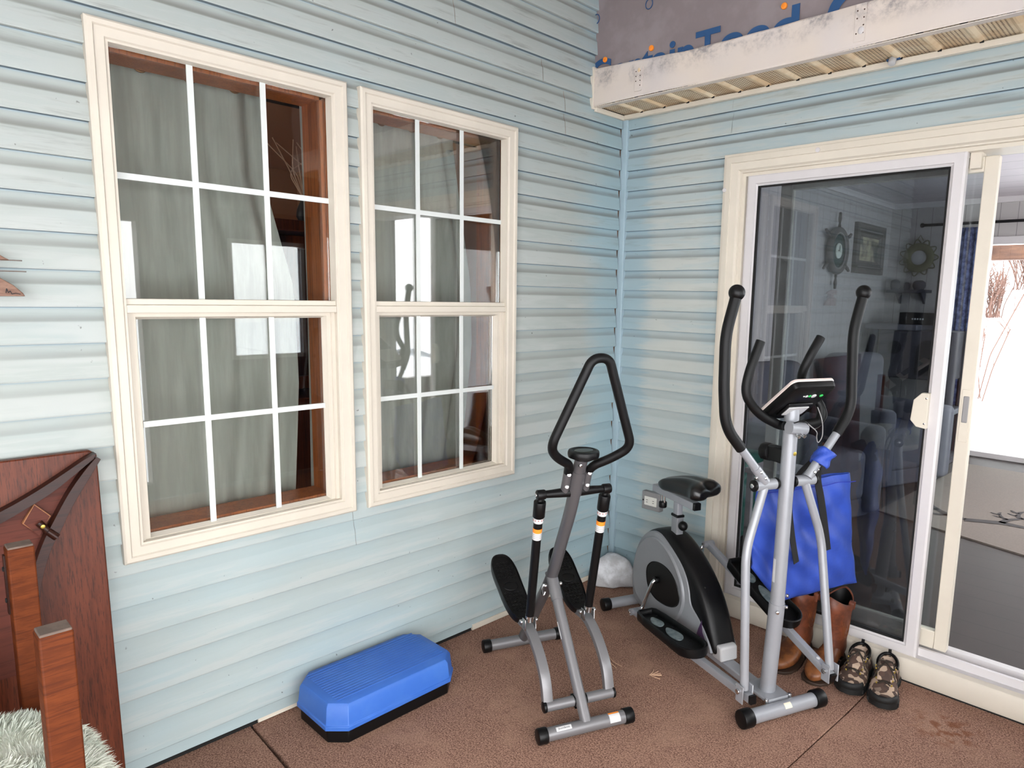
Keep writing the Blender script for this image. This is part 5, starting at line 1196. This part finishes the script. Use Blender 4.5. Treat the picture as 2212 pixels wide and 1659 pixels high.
MB().prism(chaik(up1)+chaik(lo1)[::-1], .026, .062, lambda a, b, h: tp(a, b, h)).build('apron_rail', M_cherryd, tb, bevel=.002, ang=25)
l2 = [(-2.458, 1.066), (-2.481, 1.043), (-2.528, .982), (-2.573, .902), (-2.596, .860), (-2.618, .805), (-2.636, .735), (-2.648, .65), (-2.650, .50)]
r2_ = [(-2.447, 1.060), (-2.484, 1.003), (-2.528, .935), (-2.552, .884), (-2.576, .845), (-2.596, .795), (-2.614, .730), (-2.626, .64), (-2.628, .50)]
MB().prism(chaik(l2)+chaik(r2_)[::-1], .026, .070, lambda a, b, h: tp(a, b, h)).build('apron_rail', M_cherryd, tb, bevel=.002, ang=25)
poly = [(-2.462, 1.058)]+arc1[1:]+[(-3.10, .50)]+list(reversed(arc2[1:])); MB().prism(poly, .026, .034, lambda a, b, h: tp(a, b, h)).build('corner_panel', M_red, tb)
MB().prism([(-2.604, .959), (-2.570, .919), (-2.600, .872), (-2.634, .911)], .034, .048, lambda a, b, h: tp(a, b, h)).build('corner_block', mat('raw_block_edge', (150, 98, 62), .6), tb, bevel=.001)
MB().prism([(-2.604, .9555), (-2.5735, .919), (-2.600, .870), (-2.6305, .911)], .047, .0495, lambda a, b, h: tp(a, b, h)).build('block_face', M_red, tb)
hg = MB().tube([tp(-2.600, .908, .056), tp(-2.574, .872, .066)], .010, 16, r2=.009, up=(1, 0, 0)).build('hinge_bracket', M_cherryd, tb)
MB().tube([tp(-2.584, .884, .068), tp(-2.566, .864, .072)], .014, 16, r2=.010, up=(1, 0, 0)).build('bracket_cup', M_cherryd, hg)
MB().capcyl(tp(-2.594, .900, .068), tp(-2.594, .900, .073), .0055, 16, .001).build('brass_screw', M_brass, hg)
# ------------------------------------------------------------------ bench with square posts
bn = thing('wooden_bench', 'orange-brown wooden bench frame with square corner posts in the foreground', 'bench', (.55, -3.0, 0))
for (x0, y0) in ((.822, -2.738), (.262, -2.700), (.822, -3.40), (.262, -3.40)):
    p = MB().box((x0, y0, 0), (x0+.050, y0+.054, .916)).build('corner_post', M_post_w, bn, bevel=.004)
    MB().box((x0+.002, y0+.002, .914), (x0+.048, y0+.052, .920)).build('cut_end', M_endgrain, p, bevel=.002)
    if x0 < .5 and y0 > -3:
        MB().box((x0+.002, y0-.004, .745), (x0+.020, y0+.002, .895)).build('dowel_notch', M_cherryd, p, bevel=.001)
        for z in (.78, .86): MB().capcyl((x0+.011, y0-.007, z), (x0+.011, y0-.003, z), .006, 14, .001).build('dowel_hole', M_dark, p)
MB().box((.312, -3.39, .380), (.822, -2.695, .405)).build('seat_board', M_post_w, bn, bevel=.004)
for a, b in (((.312, -2.720, .33), (.822, -2.700, .38)), ((.312, -3.385, .33), (.822, -3.365, .38))): MB().box(a, b).build('seat_rail', M_post_w, bn, bevel=.003)
# fluffy cushion
fc = thing('fluffy_cushion', 'pale sage shaggy fur cushion lying between the wooden posts', 'cushion', (.58, -2.95, .405))
def cush(u_, v_):
    a = u_*2*math.pi; ca, sa = math.cos(a), math.sin(a); e = .62
    cx_ = (abs(ca)**e)*(1 if ca > 0 else -1); sy_ = (abs(sa)**e)*(1 if sa > 0 else -1)
    ph_ = v_*math.pi/2; r_ = math.cos(ph_)**.7
    return Vector((.590+.205*cx_*r_, -2.935+.335*sy_*r_, .455+.13*math.sin(ph_)**.9+.012*math.sin(a*3)))
rings = [[cush(k/48, .0)-Vector((0, 0, .047)) for k in range(48)]]+[[cush(k/48, j/14*.985) for k in range(48)] for j in range(15)]
rings[0] = [Vector(((p.x-.59)*.88+.59, (p.y+2.935)*.88-2.935, .407)) for p in rings[0]]
MB().loft(rings).build('cushion_body', M_fur, fc, ang=80)
mb = MB(); vs = []; fs = []
for i in range(15000):
    u_, v_ = R.random(), math.asin(R.random()**.9)/(math.pi/2)*.985
    p = cush(u_, v_); q1 = cush(u_+.003, v_); q2 = cush(u_, min(.999, v_+.01)); nn = (q1-p).cross(q2-p)
    if nn.length < 1e-9: continue
    nn.normalize(); nn = nn if nn.dot(p-Vector((.59, -2.935, .40))) > 0 else -nn
    cl_ = Vector((math.sin(p.x*55+p.y*31), math.cos(p.y*47-p.x*20), math.sin(p.z*60)))*.6
    d = (nn+cl_+Vector((R.uniform(-.4, .4), R.uniform(-.4, .4), R.uniform(-.3, .3)))).normalized()
    l = R.uniform(.018, .034); s_ = d.cross(Vector((R.uniform(-1, 1), R.uniform(-1, 1), R.uniform(-1, 1)))).normalized()*.0011
    b = len(vs); mid = p+d*l*.6+Vector((0, 0, -.001)); tip = p+d*l+Vector((0, 0, -.006))
    if tip.x > .818 or (tip.x < .318 and tip.y > -2.71): continue
    vs += [p-s_, p+s_, mid+s_*.9, mid-s_*.9, tip]; fs += [(b, b+1, b+2, b+3), (b+3, b+2, b+4)]
o = MB().add(vs, fs).build('fur', M_fur, fc, ang=180); o['kind'] = 'stuff'
# ------------------------------------------------------------------ wall ornament at the left edge
wo = thing('wall_ornament', 'pointed raw wood wall ornament with two thin metal rods at the left edge', 'wall decoration', (.05, -2.65, 1.57))
oy = lambda y, z, h: Vector((h, y, z))
mb = MB(); mb.prism([(-2.578, 1.512), (-2.582, 1.520), (-2.600, 1.540), (-2.632, 1.562), (-2.68, 1.572), (-2.80, 1.575), (-2.80, 1.510)], .045, .062, oy); lb = mb.build('lower_board', M_tan, wo, bevel=.002)
mb = MB(); mb.tube([(.0635, -2.618, 1.520), (.0635, -2.616, 1.532), (.0635, -2.613, 1.520), (.0635, -2.609, 1.526), (.0635, -2.606, 1.517), (.0635, -2.598, 1.520), (.0635, -2.588, 1.517)], .0009, 5, .002); mb.build('signature', M_ink, lb)
MB().prism([(-2.604, 1.605), (-2.612, 1.609), (-2.628, 1.620), (-2.70, 1.64), (-2.80, 1.64), (-2.80, 1.602)], .045, .062, oy).build('upper_board', M_tan, wo, bevel=.002)
for y1, z in ((-2.577, 1.604), (-2.570, 1.576)): MB().capcyl((.055, -2.80, z), (.055, y1, z), .0018, 8, .0005).build('metal_rod', M_chrome, wo)
MB().ball((.055, -2.634, 1.583), .008, 12, 8).build('dark_bead', M_iron, wo)
MB().box((.014, -2.78, 1.56), (.047, -2.72, 1.62)).build('wall_mount', M_tan, wo)
